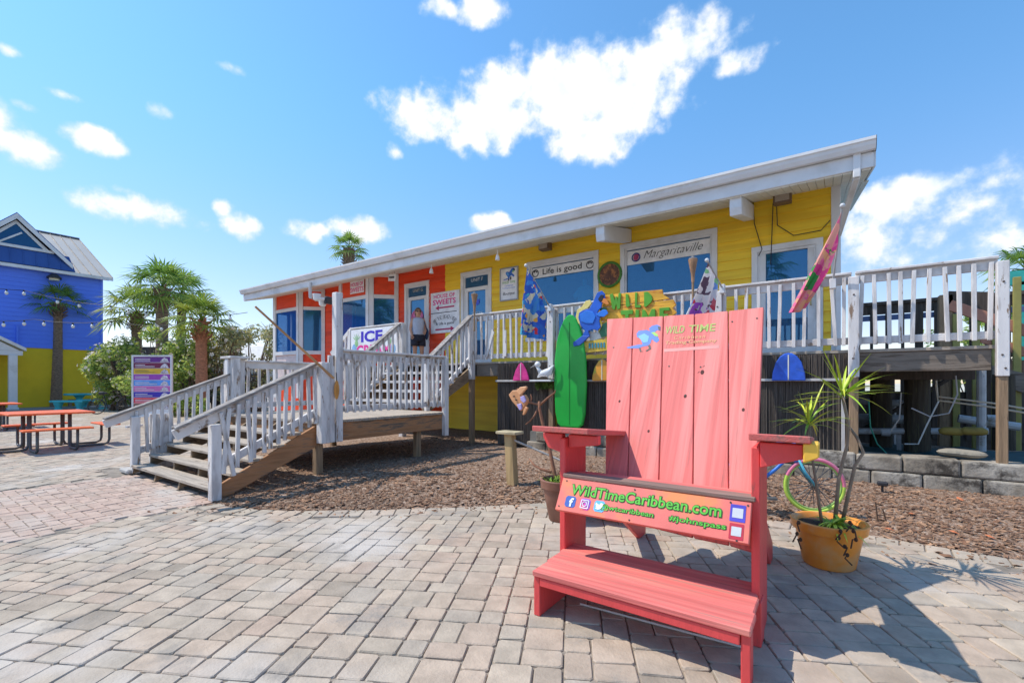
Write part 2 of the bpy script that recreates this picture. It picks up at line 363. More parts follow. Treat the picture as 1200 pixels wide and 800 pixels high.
# mulch bed
def mz(x, y):
    e = max(0, y-bed(x)); k = min(1, e/1.6); k = k*k*(3-2*k)
    z = -.007+.02*min(1,e*6)+.07*k+.02*k*noise.noise(V((x*1.3,y*1.3,0)))+.012*min(1,e*4)*noise.noise(V((x*7,y*7,3)))
    if y > 7.45 and x > -4.5: z = .34+.03*noise.noise(V((x*2,y*2,1)))
    return z
m_mulch = mat('bark mulch', (.225,.14,.095), .95, .45, 22, 1.0, 90, rnd=False, second=(.46,.35,.27), thr=.56, sscale=26, third=(.15,.095,.065), thr3=.57, s3=.6)
mb = MB(); cols = 170; rows = 110; x0, x1 = -9.2, 6.5; idx = {}
for i in range(cols+1):
    x = x0+(x1-x0)*i/cols; yb = bed(x)-.02 if x > -5.9 else 2.42
    for j in range(rows+1):
        y = yb+(9.75-yb)*j/rows; mb.v.append(V((x, y, mz(x, y) if x > -5.9 else mz(x,y)*.7)))
for i in range(cols):
    for j in range(rows):
        a = i*(rows+1)+j; mb.f.append((a, a+rows+1, a+rows+2, a+1)); mb.m.append(0)
struct('planting_bed', mb, m_mulch, smooth=True)
m_chip = mat('bark chips', (.265,.17,.115), .9, .3, 30, rnd=False, tint=[(.35,.3,.3),(.7,.6,.55),(1,.9,.8),(1.3,1.15,1.0),(.55,.4,.35),(1.75,1.6,1.4)])
mb = MB()
for k in range(24000):
    x = RN.uniform(-7.5, 4.2); y = bed(x)+(abs(RN.gauss(0, 1.6)) if RN.random() < .975 else -abs(RN.gauss(0,.25))) if x > -5.8 else RN.uniform(2.6, 8)
    if y > 8.5 or (y > 7.3 and x > -4.4): continue
    l = RN.choice((.006,.008,.011,.014,.02,.032))*RN.uniform(.7,1.2); w2 = l*RN.uniform(.3,.6); g = RN.uniform(0, 6.28); a = V((math.cos(g), math.sin(g), RN.uniform(-.35,.35))); b = V((-math.sin(g), math.cos(g), RN.uniform(-.4,.4)))
    c = V((x, y, mz(x, y)+.008)); mb.tint = RN.random(); nz_ = a.cross(b).normalized()*.004
    mb.add([c-a*l-b*w2*.6, c+a*l-b*w2, c+a*l*.9+b*w2, c-a*l+b*w2, c-a*l*.8-b*w2*.5+nz_, c+a*l*.8-b*w2*.7+nz_, c+a*l*.8+b*w2*.7+nz_, c-a*l*.8+b*w2*.7+nz_], [(4,5,6,7),(0,1,5,4),(1,2,6,5),(2,3,7,6),(3,0,4,7)])
o = obj('bark_chips', mb, m_chip, origin=(0,0,0)); tag(o, 'loose brown bark chips covering the planting bed', 'mulch', kind='stuff')
mb = MB()
for (px, py) in [(1160,628),(1125,590),(1118,622),(1042,618),(875,560),(1068,604)]:
    g = gnd(px, py, .05); a = RN.uniform(0,6); l = RN.uniform(.03,.06); u1 = V((math.cos(a), math.sin(a), .2))*l; u2 = V((-math.sin(a), math.cos(a), .1))*l*.6
    c = V((g.x, g.y, mz(g.x, g.y)+.02)); mb.add([c-u1, c-u2*.9, c+u1, c+u2*.9, c+V((0,0,.012))], [(0,1,4),(1,2,4),(2,3,4),(3,0,4)])
o = obj('dead_leaves', mb, plain('dry leaf', (.55,.17,.07), .7)); tag(o, 'dry orange leaves scattered on the mulch', 'leaves', kind='stuff')

# ================================================================ shop building
FW = 9.7; DZ = 1.77; EY = 8.15; EZ = 4.74
bld = thing('shop_building', 'long yellow and orange clapboard shop with white eaves above the timber deck', 'building', (-8.5, FW, 0))
def P(px, py): return at(px, py, FW)
def rect(l, r, yt, zb=None):    # photo columns on the front wall -> x0, x1, top z
    a = P(l, yt[0]); b = P(r, yt[1]); return [a.x, b.x, (a.z+b.z)/2]
sd = rect(475.5, 503, (333, 329.5)); yd = rect(541.5, 576, (320, 315.5))
w1 = rect(619, 701, (309.5, 293)); w2_ = rect(728.5, 839.5, (287.5, 268.5)); rd = rect(882.5, 963, (291, 280))
W1B = 2.42; W2B = 2.40
OPEN = [(sd[0], sd[1], DZ, sd[2]), (yd[0], yd[1], DZ, yd[2]), (w1[0], w1[1], W1B, w1[2]), (w2_[0], w2_[1], W2B, w2_[2]), (rd[0], rd[1], DZ, rd[2])]
def siding(x0, x1, z0, z1, y, opens, m, name):
    mb = MB(); e = .185; z = z0; th = .024
    rows = []
    while z < z1-.01:
        zt = min(z+e, z1); cuts = sorted([z, zt]+[q for o in opens for q in o[2:4] if z+.004 < q < zt-.004]); rows += [(z, zt, c, d) for c, d in zip(cuts, cuts[1:])]; z = zt
    for (za, zb_, z, zt) in rows:
        segs = [(x0, x1)]; zc = (z+zt)/2; k0 = -th*(1-(z-za)/(zb_-za)); k1 = -th*(1-(zt-za)/(zb_-za))
        for (a, b, c, d) in opens:
            if c-.002 < zc < d+.002:
                ns = []
                for (p, q) in segs:
                    if b <= p or a >= q: ns.append((p, q)); continue
                    if a > p: ns.append((p, a))
                    if b < q: ns.append((b, q))
                segs = ns
        for (p, q) in segs:
            mb.add([(p,y+k0,z),(q,y+k0,z),(q,y+k1,zt),(p,y+k1,zt),(p,y+.02,z),(q,y+.02,z),(q,y+.02,zt),(p,y+.02,zt)], [(0,1,2,3),(4,5,1,0),(1,5,6,2),(0,3,7,4),(7,6,5,4)])
    return obj(name, mb, m, bld)
XS = P(522, 300).x; XR = .10; XL = -17.35; WT = 4.98
B1 = (-17.3, -15.62, -15.0); B2 = (-13.22, -11.71, -11.09); BY = FW-.62
siding(XS+.002, XR, 0.0, WT, FW, [o for o in OPEN], M['yellow'], 'wall')
siding(-11.09, XS, 0.0, WT, FW, OPEN, M['orange'], 'wall')
siding(-15.0, -13.25, 0.0, WT, FW, [], M['orange'], 'wall')
mb = MB(); mb.box(XR-.15, XR, FW+.03, FW+9, 0, 5.0); mb.box(XL, XL+.15, FW+.03, FW+9, 0, 5.0); mb.box(XL, XR, FW+9, FW+9.15, 0, 7.2); obj('wall', mb, M['trim'], bld)
mb = MB(); mb.prism([(XR-.1,FW+.03,5.0),(XR-.1,FW+9,5.0),(XR-.1,FW+9,7.2)], (.098,0,0)); mb.prism([(XL,FW+.03,5.0),(XL,FW+9,5.0),(XL,FW+9,7.2)], (.12,0,0)); obj('gable', mb, M['trim'], bld)
mb = MB(); mb.box(XL+.16, XR-.16, FW+2.6, FW+2.65, DZ, 4.6); mb.box(XL+.16, XR-.16, FW+.05, FW+2.6, DZ-.05, DZ); mb.box(XL+.16, XR-.16, FW+.05, FW+2.6, 4.62, 4.66); obj('interior_wall', mb, M['inside'], bld)
# roof rises to the back 3:12
SL = .25; XE = .49; XW = -17.75
mb = MB(); mb.prism([(XW,EY-.02,EZ-.02),(XW,EY-.02,EZ+.05),(XW,FW+9,EZ+.05+SL*(FW+9-EY)),(XW,FW+9,EZ-.02+SL*(FW+9-EY))], (XE-XW,0,0)); obj('roof', mb, M['roofing'], bld)
mb = MB(); n = int((XE-XW)/.11)
for i in range(n):
    a = XW+.02+i*(XE-XW-.04)/n; b = a+(XE-XW-.04)/n-.006
    mb.prism([(a,EY+.03,EZ-.40+.005),(a,FW+.3,EZ-.40+.26*(FW+.3-EY)),(a,FW+.3,EZ-.38+.26*(FW+.3-EY)),(a,EY+.03,EZ-.38+.005)], (b-a,0,0))
obj('soffit', mb, M['soffit'], bld)
mb = MB()
for k in range(4): a = XR+.04+k*.1; mb.prism([(a,FW+.302,EZ-.40+.26*(FW+.3-EY)),(a,FW+9,EZ-.40+.26*(FW+9-EY)-.09),(a,FW+9,EZ-.38+.26*(FW+9-EY)-.09),(a,FW+.302,EZ-.38+.26*(FW+.3-EY))], (.094,0,0))
obj('rake_soffit', mb, M['soffit'], bld)
mb = MB(); mb.box(XW, XE, EY, EY+.04, EZ-.375, EZ-.165); mb.box(XW+.02, XE-.02, EY+.012, EY+.05, EZ-.165, EZ-.02); obj('fascia', mb, M['trim'], bld, bevel=.006)
mb = MB(); prof = [(0,-.155),(-.075,-.155),(-.105,-.10),(-.118,-.055),(-.135,-.04),(-.135,0),(-.12,0),(-.12,-.03),(-.10,-.05),(-.06,-.135),(-.012,-.135),(-.012,0),(0,0)]
mb.prism([(XW-.02,EY-.002+a,EZ+b) for a, b in prof], (XE-XW+.04,0,0)); obj('gutter', mb, M['trim'], bld)
mb = MB(); mb.prism([(XE+.021,EY-.137,EZ),(XE+.021,EY-.10,EZ-.12),(XE+.021,EY-.06,EZ-.158),(XE+.021,EY+.03,EZ-.158),(XE+.021,EY+.03,EZ)], (.006,0,0)); obj('gutter_cap', mb, plain('rust dark metal', (.07,.06,.055)), bld)
mb = MB()
for x in (XE+.001, XW-.026): mb.prism([(x,EY+.03,EZ-.36),(x,EY+.03,EZ+.07),(x,FW+9.1,EZ+.07+SL*(FW+9.1-EY)),(x,FW+9.1,EZ-.26+SL*(FW+9.1-EY))], (.025,0,0))
obj('rake_board', mb, M['trim'], bld)
for x in (-3.66, -1.28):
    mb = MB(); mb.prism([(x-.09,EY+.06,EZ-.54),(x-.09,EY+.10,EZ-.66),(x-.09,FW-.02,EZ-.33),(x-.09,FW-.02,EZ-.05),(x-.09,EY+.06,EZ-.36)], (.18,0,0)); obj('beam_end', mb, M['trim'], bld, bevel=.008)
mb = MB(); mb.box(XR-.10, XR+.035, FW-.03, FW+.10, 1.75, 5.02); obj('corner_board', mb, M['trim'], bld, bevel=.005); mb = MB(); mb.box(XL-.03, XL+.09, BY-.035, BY+.05, .3, 4.72); obj('corner_board', mb, M['trim'], bld, bevel=.005)
for (x, zt) in ((.30, EZ-.13),):
    mb = MB(); mb.bar((x,EY+.0,zt),(x,EY+.0,zt-.36), .09,.07, up=(0,1,0)); mb.bar((x,EY+.02,zt-.34),(XR+.0,FW-.06,zt-.75), .08,.065); mb.bar((XR+.0,FW-.07,zt-.72),(XR+.0,FW-.07,1.8), .075,.06, up=(0,1,0)); obj('downspout', mb, M['trim'], bld, bevel=.01)
mb = MB(); d1 = at(363,331,EY-.05); mb.tube([d1, d1+V((0,.02,-.45)), at(374,352,FW-.3)], .05, 8); obj('downspout', mb, M['trim'], bld)
# ---- windows and doors
def frame_part(name, x0, x1, z0, z1, w=.10, y=FW, parent=bld, sill=True):
    mb = MB(); a, b = y-.045, y+.06
    mb.box(x0-.02, x0+w-.02, a, b, z0, z1); mb.box(x1-w+.02, x1+.02, a, b, z0, z1); mb.box(x0-.022, x1+.022, a-.004, b+.002, z1-w*.9, z1+.012)
    if sill: mb.box(x0-.04, x1+.04, a-.03, b, z0-.05, z0+.05)
    i = w-.02
    mb.box(x0+i, x0+i+.035, a+.03, b+.02, z0+.05, z1-w*.9); mb.box(x1-i-.035, x1-i, a+.03, b+.02, z0+.05, z1-w*.9); mb.box(x0+i, x1-i, a+.028, b+.018, z1-w*.9-.04, z1-w*.9+.002)
    return obj(name, mb, M['trim'], parent, bevel=.004)
def pane(x0, x1, z0, z1, y, parent, m='glass'):
    mb = MB(); mb.quad((x0,y,z0),(x1,y,z0),(x1,y,z1),(x0,y,z1)); return obj('pane', mb, M[m], parent)
def win(r, zb, name='window'):
    f = frame_part(name, r[0], r[1], zb, r[2]); pane(r[0]+.10, r[1]-.10, zb+.05, r[2]-.12, FW+.03, f); return f
win1 = win(w1, W1B); win2 = win(w2_, W2B)
def door(r, zt, split, m='glassd'):
    f = frame_part('door', r[0], r[1], DZ+.02, zt, sill=False)
    mb = MB(); mb.box(r[0]+.08, r[1]-.08, FW-.008, FW+.05, DZ+.005, DZ+.28)
    if split: mb.box(r[0]+.08, r[1]-.08, FW-.012, FW+.05, split-.05, split+.05)
    mb.box(r[0]+.11, r[0]+.21, FW-.004, FW+.048, DZ+.28, (split or zt)-.05); mb.box(r[1]-.21, r[1]-.11, FW-.004, FW+.048, DZ+.28, (split or zt)-.05); obj('door_leaf', mb, M['trim'], f, bevel=.004)
    pane(r[0]+.10, r[1]-.10, DZ+.27, zt-.11, FW+.03, f, m)
    mb = MB(); x = r[1]-.16; mb.tube([(x,FW-.004,DZ+.95),(x,FW-.06,DZ+.95),(x,FW-.06,DZ+1.2),(x,FW-.004,DZ+1.2)], .012, 6); obj('handle', mb, plain('brass', (.45,.35,.15), .35, metal=.8), f)
    return f
sdoor = door(sd, sd[2], P(490,349).z); ydoor = door(yd, yd[2], P(560,338).z); rdoor = door(rd, rd[2], None)
# ---- bay windows
def bay(b, panes, label):
    xl, xm, xr = b; root = None
    zs0, zw0, zw1, zt = DZ-.05, 2.45, 4.02, 4.72
    mb = MB()
    F_ = [(xl,BY),(xm,BY),(xr,FW)]
    mb.add([(xl,FW,.0),(xl,BY,.0),(xm,BY,.0),(xr,FW,.0),(xl,FW,zw0),(xl,BY,zw0),(xm,BY,zw0),(xr,FW,zw0)], [(0,1,5,4),(1,2,6,5),(2,3,7,6),(4,5,6,7)])
    root = obj('bay_window', mb, M['orange'], bld); mb = MB()
    mb.add([(xl,FW,zw1),(xl,BY,zw1),(xm,BY,zw1),(xr,FW,zw1),(xl,FW,zt),(xl,BY,zt),(xm,BY,zt),(xr,FW,zt)], [(0,1,5,4),(1,2,6,5),(2,3,7,6),(3,2,1,0)])
    obj('header', mb, M['orange'], root)
    mb = MB(); mb.box(xl+.14, xm-.14, BY-.012, BY-.002, 1.40, zw0-.09); obj('lower_panel', mb, plain('pale pink panel', (.66,.55,.53)), root)
    def face(p, q, nrm):
        p = V((*p, 0)); q = V((*q, 0)); d = (q-p).normalized(); L = (q-p).length; nn = V(nrm).normalized()
        mb = MB()
        def bx(s0, s1, z0, z1, t=.035):
            o = p+d*s0; e = p+d*s1
            mb.add([o+V((0,0,z0)), e+V((0,0,z0)), e+V((0,0,z1)), o+V((0,0,z1)), o+nn*t+V((0,0,z0)), e+nn*t+V((0,0,z0)), e+nn*t+V((0,0,z1)), o+nn*t+V((0,0,z1))],
                [(4,5,6,7),(0,4,7,3),(1,2,6,5),(3,7,6,2),(0,1,5,4)])
        bx(0, .13, .8, zt, .05); bx(L-.13, L, .8, zt, .05); bx(.132, L-.132, zw1-.06, zw1+.06); bx(.132, L-.132, zw0-.08, zw0+.05, .06); bx(.132, L-.132, zt-.09, zt, .03)
        obj('frame', mb, M['trim'], root, bevel=.004)
        mb2 = MB(); o = p+d*.13+nn*.006; e = p+d*(L-.13)+nn*.006
        mb2.quad(o+V((0,0,zw0+.04)), e+V((0,0,zw0+.04)), e+V((0,0,zw1-.05)), o+V((0,0,zw1-.05))); obj('pane', mb2, M['glass'], root)
    face((xl,FW),(xl,BY),(-1,0,0)); face((xl,BY),(xm,BY),(0,-1,0)); face((xm,BY),(xr,FW),(1,-1,0))
    return root
bay1 = bay(B1, 2, ''); bay2 = bay(B2, 2, '')
# lettering on the glass and the signs fixed to the shop
m_ink = plain('black lettering', (.02,.02,.025)); m_wht = plain('white sign face', (.78,.78,.80), .45); m_pk = plain('magenta lettering', (.72,.03,.24)); m_navy = plain('navy lettering', (.03,.03,.22))
m_grn = plain('green lettering', (.10,.42,.05)); m_blu = plain('macaw blue', (.03,.16,.62)); m_pale = plain('pale sign', (.55,.68,.80))
RX = V((1,0,0)); UZ = V((0,0,1))
def banner(win, r, zt, h):
    mb = MB(); mb.box(r[0]+.12, r[1]-.12, FW+.012, FW+.024, zt-h, zt); return obj('banner', mb, m_wht, win)
zt = w1[2]-.155; bn = banner(win1, w1, zt, .25); c = V(((w1[0]+w1[1])/2, FW+.009, zt-.125)); WW = w1[1]-w1[0]
text('Life is good', c+V((0,0,-.01)), RX, UZ, WW*.56, .19, m_ink, win1, bold=.012)
mb = MB()
for sx in (-1, 1):
    q = c+V((sx*WW*.39, -.002, 0)); mb.torus(q, .085, .010, n=20, m=6); mb.torus(q+V((0,0,.01)), .045, .012, n=14, m=6, a0=3.4, a1=6.1); mb.ell(q+V((-.03,0,.03)), .014,.006,.014); mb.ell(q+V((.03,0,.03)), .014,.006,.014)
obj('emblem', mb, m_ink, win1)
zt = w2_[2]-.155; banner(win2, w2_, zt, .30); c = V(((w2_[0]+w2_[1])/2, FW+.009, zt-.15)); WW = w2_[1]-w2_[0]
text('Margaritaville', c+V((.12,0,.0)), RX, UZ, WW*.62, .21, m_ink, win2, shear=.45, bold=-.012)
mb = MB(); q = c+V((-WW*.335,0,0)); mb.torus(q, .085, .014, n=20, m=6); obj('emblem', mb, m_navy, win2)
mb = MB(); mb.ell(q, .06,.006,.07); mb.ell(q+V((.03,-.004,.03)), .035,.006,.03); obj('emblem', mb, plain('plum', (.35,.04,.12)), win2)
text('UNIT F', V(((yd[0]+yd[1])/2, FW+.024, yd[2]-.22)), RX, UZ, .42, .09, m_wht, ydoor)
text('UNIT G', V(((sd[0]+sd[1])/2, FW+.024, sd[2]-.22)), RX, UZ, .42, .09, plain('tan lettering', (.55,.5,.4)), sdoor)
mb = MB(); q = V(((sd[0]+sd[1])/2-.02, FW+.022, P(490,372).z)); mb.torus(q, .24, .025, n=30, m=6); mb.ell(q, .22, .004, .22, 24, 8); obj('decal', mb, plain('candy pink', (.60,.16,.34)), sdoor)
mb = MB(); q = V(((yd[0]+yd[1])/2, FW+.022, yd[2]-.85)); mb.ell(q, .09, .004, .07); mb.ell(q+V((.05,0,.05)), .05,.004,.04); obj('decal', mb, plain('royal blue', (.06,.12,.70)), ydoor)
text('OPEN', q+V((0,0,-.28)), RX, UZ, .36, .07, m_pale, ydoor)
m_shelf = [plain('merch '+str(i), c) for i, c in enumerate([(.5,.07,.05),(.05,.3,.55),(.55,.45,.1),(.08,.4,.35),(.45,.4,.35),(.1,.12,.5)])]
# merchandise behind the glass: racks stand on the shop floor
def rack(x, z0, z1, wd, label, k):
    t = thing('clothes_rack', label, 'rack', (x, FW+1.0, DZ))
    mb = MB(); mb.tube([(x-wd/2,FW+1,DZ),(x-wd/2,FW+1,z1),(x+wd/2,FW+1,z1),(x+wd/2,FW+1,DZ)], .02, 6); obj('rail', mb, M['grey'], t)
    for i in range(int(wd/.16)):
        cx = x-wd/2+.1+i*.16; mb = MB(); mb.box(cx-.05, cx+.05, FW+.8, FW+1.2, z0+RN.uniform(0,.2), z1-.05); obj('garment', mb, m_shelf[(i*3+k)%6], t, bevel=.02)
rack((w2_[0]+w2_[1])/2, 2.5, 3.5, 1.4, 'rack of coloured clothes behind the Margaritaville window', 1)
rack((rd[0]+rd[1])/2, 2.0, 3.1, .7, 'rack of coloured clothes behind the rightmost glass door', 2)
mb = MB(); c = V((w1[1]-.42, FW+.12, 3.28))
pts = [(-.15,-.40),(.15,-.40),(.16,.12),(.24,.05),(.29,.17),(.13,.34),(.06,.36),(0,.32),(-.06,.36),(-.13,.34),(-.29,.17),(-.24,.05),(-.16,.12)]
mb.prism([c+V((a,0,b)) for a, b in pts], (0,.09,0)); mb.cyl(c+V((0,.045,.33)), c+V((0,.045,.5)), .045); mb.cyl(c+V((0,.045,-1.4)), c+V((0,.045,-.4)), .02); mb.cyl(c+V((0,.045,-1.5)), c+V((0,.045,-1.46)), .15)
o = obj('shirt_display', mb, plain('turquoise cotton', (.06,.50,.62), .8), bevel=.015); tag(o, 'turquoise T-shirt on a stand in the window with the Life is good banner', 'shirt')
# two-part sign between orange and yellow doors
def board(name, label, cat, p0, p1, z0, z1, y, m, th=.025, grp=None, fr=None):
    t = thing(name, label, cat, ((p0+p1)/2, y, z0), group=grp)
    mb = MB(); mb.box(p0, p1, y-th, y, z0, z1); obj('panel', mb, m, t, bevel=.003)
    if fr:
        mb = MB(); f = .03; mb.box(p0-f, p0, y-th-.01, y, z0-f, z1+f); mb.box(p1, p1+f, y-th-.01, y, z0-f, z1+f); mb.box(p0, p1, y-th-.01, y, z1, z1+f); mb.box(p0, p1, y-th-.01, y, z0-f, z0); obj('frame', mb, fr, t)
    return t
a = P(506, 344); b = P(539.5, 388.5); zt = (a.z+P(539.5,339.5).z)/2; zb = P(522,390).z; zm = P(522,366).z; yy = FW-.018; yf = yy-.027
t = board('directional_sign', 'white two-part sign with left and right arrows between the orange and yellow doors', 'sign', a.x, b.x, zb, zt, yy, m_wht)
cx = (a.x+b.x)/2; wd = b.x-a.x; hh = zt-zm
text('HOUSE OF', V((cx-.02,yf,zt-hh*.20)), RX, UZ, wd*.74, hh*.19, m_pk, t, bold=.02); text('SWEETS', V((cx-.02,yf,zt-hh*.48)), RX, UZ, wd*.80, hh*.26, m_pk, t, bold=.025)
def arrow(cx, z, L, s, parent):
    mb = MB(); h = .045; y = yf
    mb.prism([(cx-s*L/2,y,z-h*.5),(cx+s*(L/2-.14),y,z-h*.5),(cx+s*(L/2-.14),y,z-h*1.7),(cx+s*L/2,y,z),(cx+s*(L/2-.14),y,z+h*1.7),(cx+s*(L/2-.14),y,z+h*.5),(cx-s*L/2,y,z+h*.5)], (0,.004,0)); obj('arrow', mb, plain('crimson', (.45,.02,.10)), parent)
arrow(cx, zt-hh*.76, wd*.66, -1, t); mb = MB(); mb.box(a.x+.01, b.x-.1, yf-.001, yf+.003, zm-.012, zm+.008); obj('divider', mb, m_ink, t)
h2 = zm-zb; m_gy = plain('grey lettering', (.28,.27,.27))
for i, ch in enumerate('OFF THE BEACH WEAR'):
    if ch == ' ': continue
    g = rad(-62+124*i/17); q = V((cx+math.sin(g)*wd*.42, yf, zb+h2*.36+math.cos(g)*h2*.42)); text(ch, q, V((math.cos(g),0,-math.sin(g))), V((math.sin(g),0,math.cos(g))), wd*.07, h2*.19, m_gy, t, name='letter')
text('& Life is good', V((cx,yf,zb+h2*.45)), RX, UZ, wd*.62, h2*.17, m_ink, t, bold=.01); arrow(cx, zb+h2*.18, wd*.66, 1, t)
# boutique sign, with a small macaw
def macaw(c, s, right, up, parent, m1=m_blu, th=.004):
    right = V(right); up = V(up); n = right.cross(up)*-th
    def pol(pts, m, name, k=1):
        mb = MB(); mb.prism([V(c)+right*x*s+up*y*s - n*(k+.2) for x, y in pts], n); obj(name, mb, m, parent)
    pol([(-.55,-.35),(-.1,-.28),(-.2,-.12),(-.34,.05),(-.36,.2),(-.22,.26),(.0,.2),(.18,.42),(.38,.5),(.5,.42),(.46,.24),(.3,.22),(.22,.1),(.42,-.04),(.5,-.16),(.38,-.24),(.24,-.08),(.06,-.14),(.0,-.3),(-.12,-.36),(-.6,-.42)], m1, 'macaw_body')
    pol([(.40,.44),(.53,.40),(.55,.28),(.48,.2),(.47,.3),(.40,.34)], m_ink, 'macaw_beak', 2); pol([(.30,.26),(.42,.3),(.45,.18),(.34,.12)], plain('leaf green paint', (.25,.55,.1)), 'macaw_face', 2)
    pol([(-.3,.15),(-.18,.18),(-.02,.05),(-.06,-.1),(-.2,-.05)], plain('sky blue paint', (.10,.36,.80)), 'macaw_wing', 2)
    pol([(-.1,-.36),(-.02,-.32),(-.02,-.48),(-.14,-.52)], m_ink, 'macaw_foot', 2); pol([(.1,-.2),(.18,-.16),(.2,-.4),(.06,-.46)], m_ink, 'macaw_foot', 2)
a = P(588, 316); b = P(607, 350); zt = P(597,315).z; zb = P(597,351).z
t = board('boutique_sign', 'white rectangular boutique sign with a blue macaw on the yellow wall', 'sign', a.x, b.x, zb, zt, yy, m_wht, fr=plain('grey sign frame', (.35,.36,.38)))
cx = (a.x+b.x)/2; wd = b.x-a.x; hh = zt-zb
macaw((cx+.02,yf,zt-hh*.2), wd*.62, RX, UZ, t); text('WILD TIME', V((cx,yf,zb+hh*.55)), RX, UZ, wd*.8, hh*.07, m_grn, t); text('Caribbean', V((cx,yf,zb+hh*.45)), RX, UZ, wd*.5, hh*.05, m_blu, t)
text('Trading Company', V((cx,yf,zb+hh*.37)), RX, UZ, wd*.8, hh*.05, m_blu, t); text('Boutique', V((cx,yf,zb+hh*.18)), RX, UZ, wd*.72, hh*.13, m_ink, t, shear=.3)
# round plaque
c = at(715, 322, FW-.02); t = thing('round_plaque', 'round green rimmed wooden plaque between the two shop windows', 'plaque', c)
mb = MB(); mb.cyl(c+V((0,.0,0)), c+V((0,-.04,0)), .25, n=32); obj('disc', mb, mat('carved plaque', (.12,.05,.03), .6, .3, 6, second=(.42,.16,.05), thr=.54, sscale=9), t, bevel=.008)
mb = MB(); mb.torus(c+V((0,-.03,0)), .265, .03, n=36); obj('rim', mb, plain('dark green rim', (.06,.20,.03)), t)
# HOUSE OF SWEETS panel above the front of the second bay
x0, x1 = B2[0]+.62, B2[1]-.20; z0, z1 = 4.17, 4.56
t = board('sweets_sign', 'small HOUSE OF SWEETS panel fixed above the left front pane of the right bay', 'sign', x0, x1, z0, z1, BY-.038, m_wht, .02)
text('HOUSE OF', V(((x0+x1)/2,BY-.060,z0+.28)), RX, UZ, .62, .12, m_pk, t, bold=.02); text('SWEETS', V(((x0+x1)/2,BY-.060,z0+.11)), RX, UZ, .66, .15, m_pk, t, bold=.02)
# hanging tilted sign under the eave
c = at(459, 325, 8.75); t = thing('hanging_sign', 'small tilted white sign hanging under the eave beside the sweets door', 'sign', c)
ax = V((.86,-.30,-.16)).normalized(); ay = V((.1,.0,1)); ay = (ay-ax*ay.dot(ax)).normalized(); az_ = ax.cross(ay)
def slab(c, ax, ay, w, h, th):
    n_ = ax.cross(ay).normalized()*th; return [c-ax*w/2-ay*h/2, c+ax*w/2-ay*h/2, c+ax*w/2+ay*h/2, c-ax*w/2+ay*h/2], -n_
mb = MB(); q, n_ = slab(c, ax, ay, .52, .20, .03); mb.prism(q, n_); obj('panel', mb, m_wht, t, bevel=.006)
mb = MB()
for s in (-.2, .2): mb.cyl(c+ax*s+ay*.1, c+ax*s+V((0,0,.42)), .006, n=6)
obj('chain', mb, M['grey'], t)
mb = MB(); pts = [c+ax*(-.2+.4*i/24)+ay*(.02*math.sin(i*1.9)+.015*math.sin(i*3.1))-az_*-.004 for i in range(25)]; mb.tube(pts, .010, 5); obj('scribble', mb, m_ink, t)
# lamps under the eaves
def boxlamp(px, py, Y, label):
    c = at(px, py, Y); t = thing('wall_lamp', label, 'lamp', c, group='lamps under the eaves')
    mb = MB(); mb.box(c.x-.14, c.x+.14, c.y-.10, c.y+.10, c.z-.09, c.z+.09); obj('housing', mb, plain('bronze lamp', (.16,.10,.06), .5), t, bevel=.02, seg=2)
    mb = MB(); mb.box(c.x-.11, c.x+.11, c.y-.108, c.y-.10, c.z-.065, c.z+.065); obj('lens', mb, plain('frosted lens', (.42,.35,.28), .3), t)
    mb = MB(); mb.cyl(c+V((0,0,.09)), c+V((0,.05,.26)), .02); obj('bracket', mb, M['black'], t)
boxlamp(639, 289, FW-.25, 'bronze box lamp under the eave left of the Life is good window'); boxlamp(917, 233, FW-.35, 'bronze box lamp under the eave above the rightmost glass door')
def spot(px, py, Y, label):
    c = at(px, py, Y); t = thing('spot_lamp', label, 'lamp', c, group='small white spot lamps')
    mb = MB(); mb.cyl(c+V((0,0,-.09)), c+V((0,0,.02)), .055, .035, 10); obj('shade', mb, m_wht, t); mb = MB(); mb.cyl(c+V((0,0,.02)), c+V((0,0,.16)), .015, n=6); obj('stem', mb, m_wht, t)
spot(583, 300, EY+.25, 'small white spot lamp under the eave above the yellow wall'); spot(505.5, 316, EY+.35, 'small white spot lamp under the eave above the sweets door')
mb = MB()
for pts in [[(882,228),(884,262),(893,292),(889,300)],[(906,238),(904,290),(903,310)],[(910,240),(911,264),(930,276),(962,270),(973,258)]]:
    mb.tube([at(x, y, FW-.05) for x, y in pts], .008, 5)
o = obj('loose_cables', mb, M['black']); tag(o, 'black loose cables hanging down the yellow wall above the right door', 'cable')

# ================================================================ deck
deck = thing('wooden_deck', 'raised timber deck with white railing running along the shop front', 'deck', (-3, 7.5, 0))
DX0, DX1, DY = -10.4, 1.55, 7.5
mb = MB(); y = DY-.02
while y < FW-.03:
    mb.box(DX0, DX1 if y > FW else DX1, y, min(y+.135, FW-.025), DZ-.04, DZ); y += .143
y = FW
while y < 11.6: mb.box(XR+.06, DX1, y, y+.135, DZ-.04, DZ); y += .143
obj('floor', mb, M['tread'], deck, bevel=.004)
mb = MB(); mb.box(-6.15, DX1-.03, DY, DY+.05, DZ-.29, DZ-.043); mb.box(DX0, -8.6, DY, DY+.05, DZ-.29, DZ-.043); mb.box(-6.15, DX1-.03, 8.6, 8.68, DZ-.27, DZ-.043); mb.box(DX0, DX1, 9.5, 9.55, DZ-.25, DZ-.043); mb.box(.1, DX1, 11.4, 11.48, DZ-.25, DZ-.043); obj('beam', mb, M['woodx'], deck, bevel=.006)
mb = MB()
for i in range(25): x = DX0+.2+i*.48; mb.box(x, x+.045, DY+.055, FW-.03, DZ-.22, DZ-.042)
obj('joists', mb, M['dark'], deck)
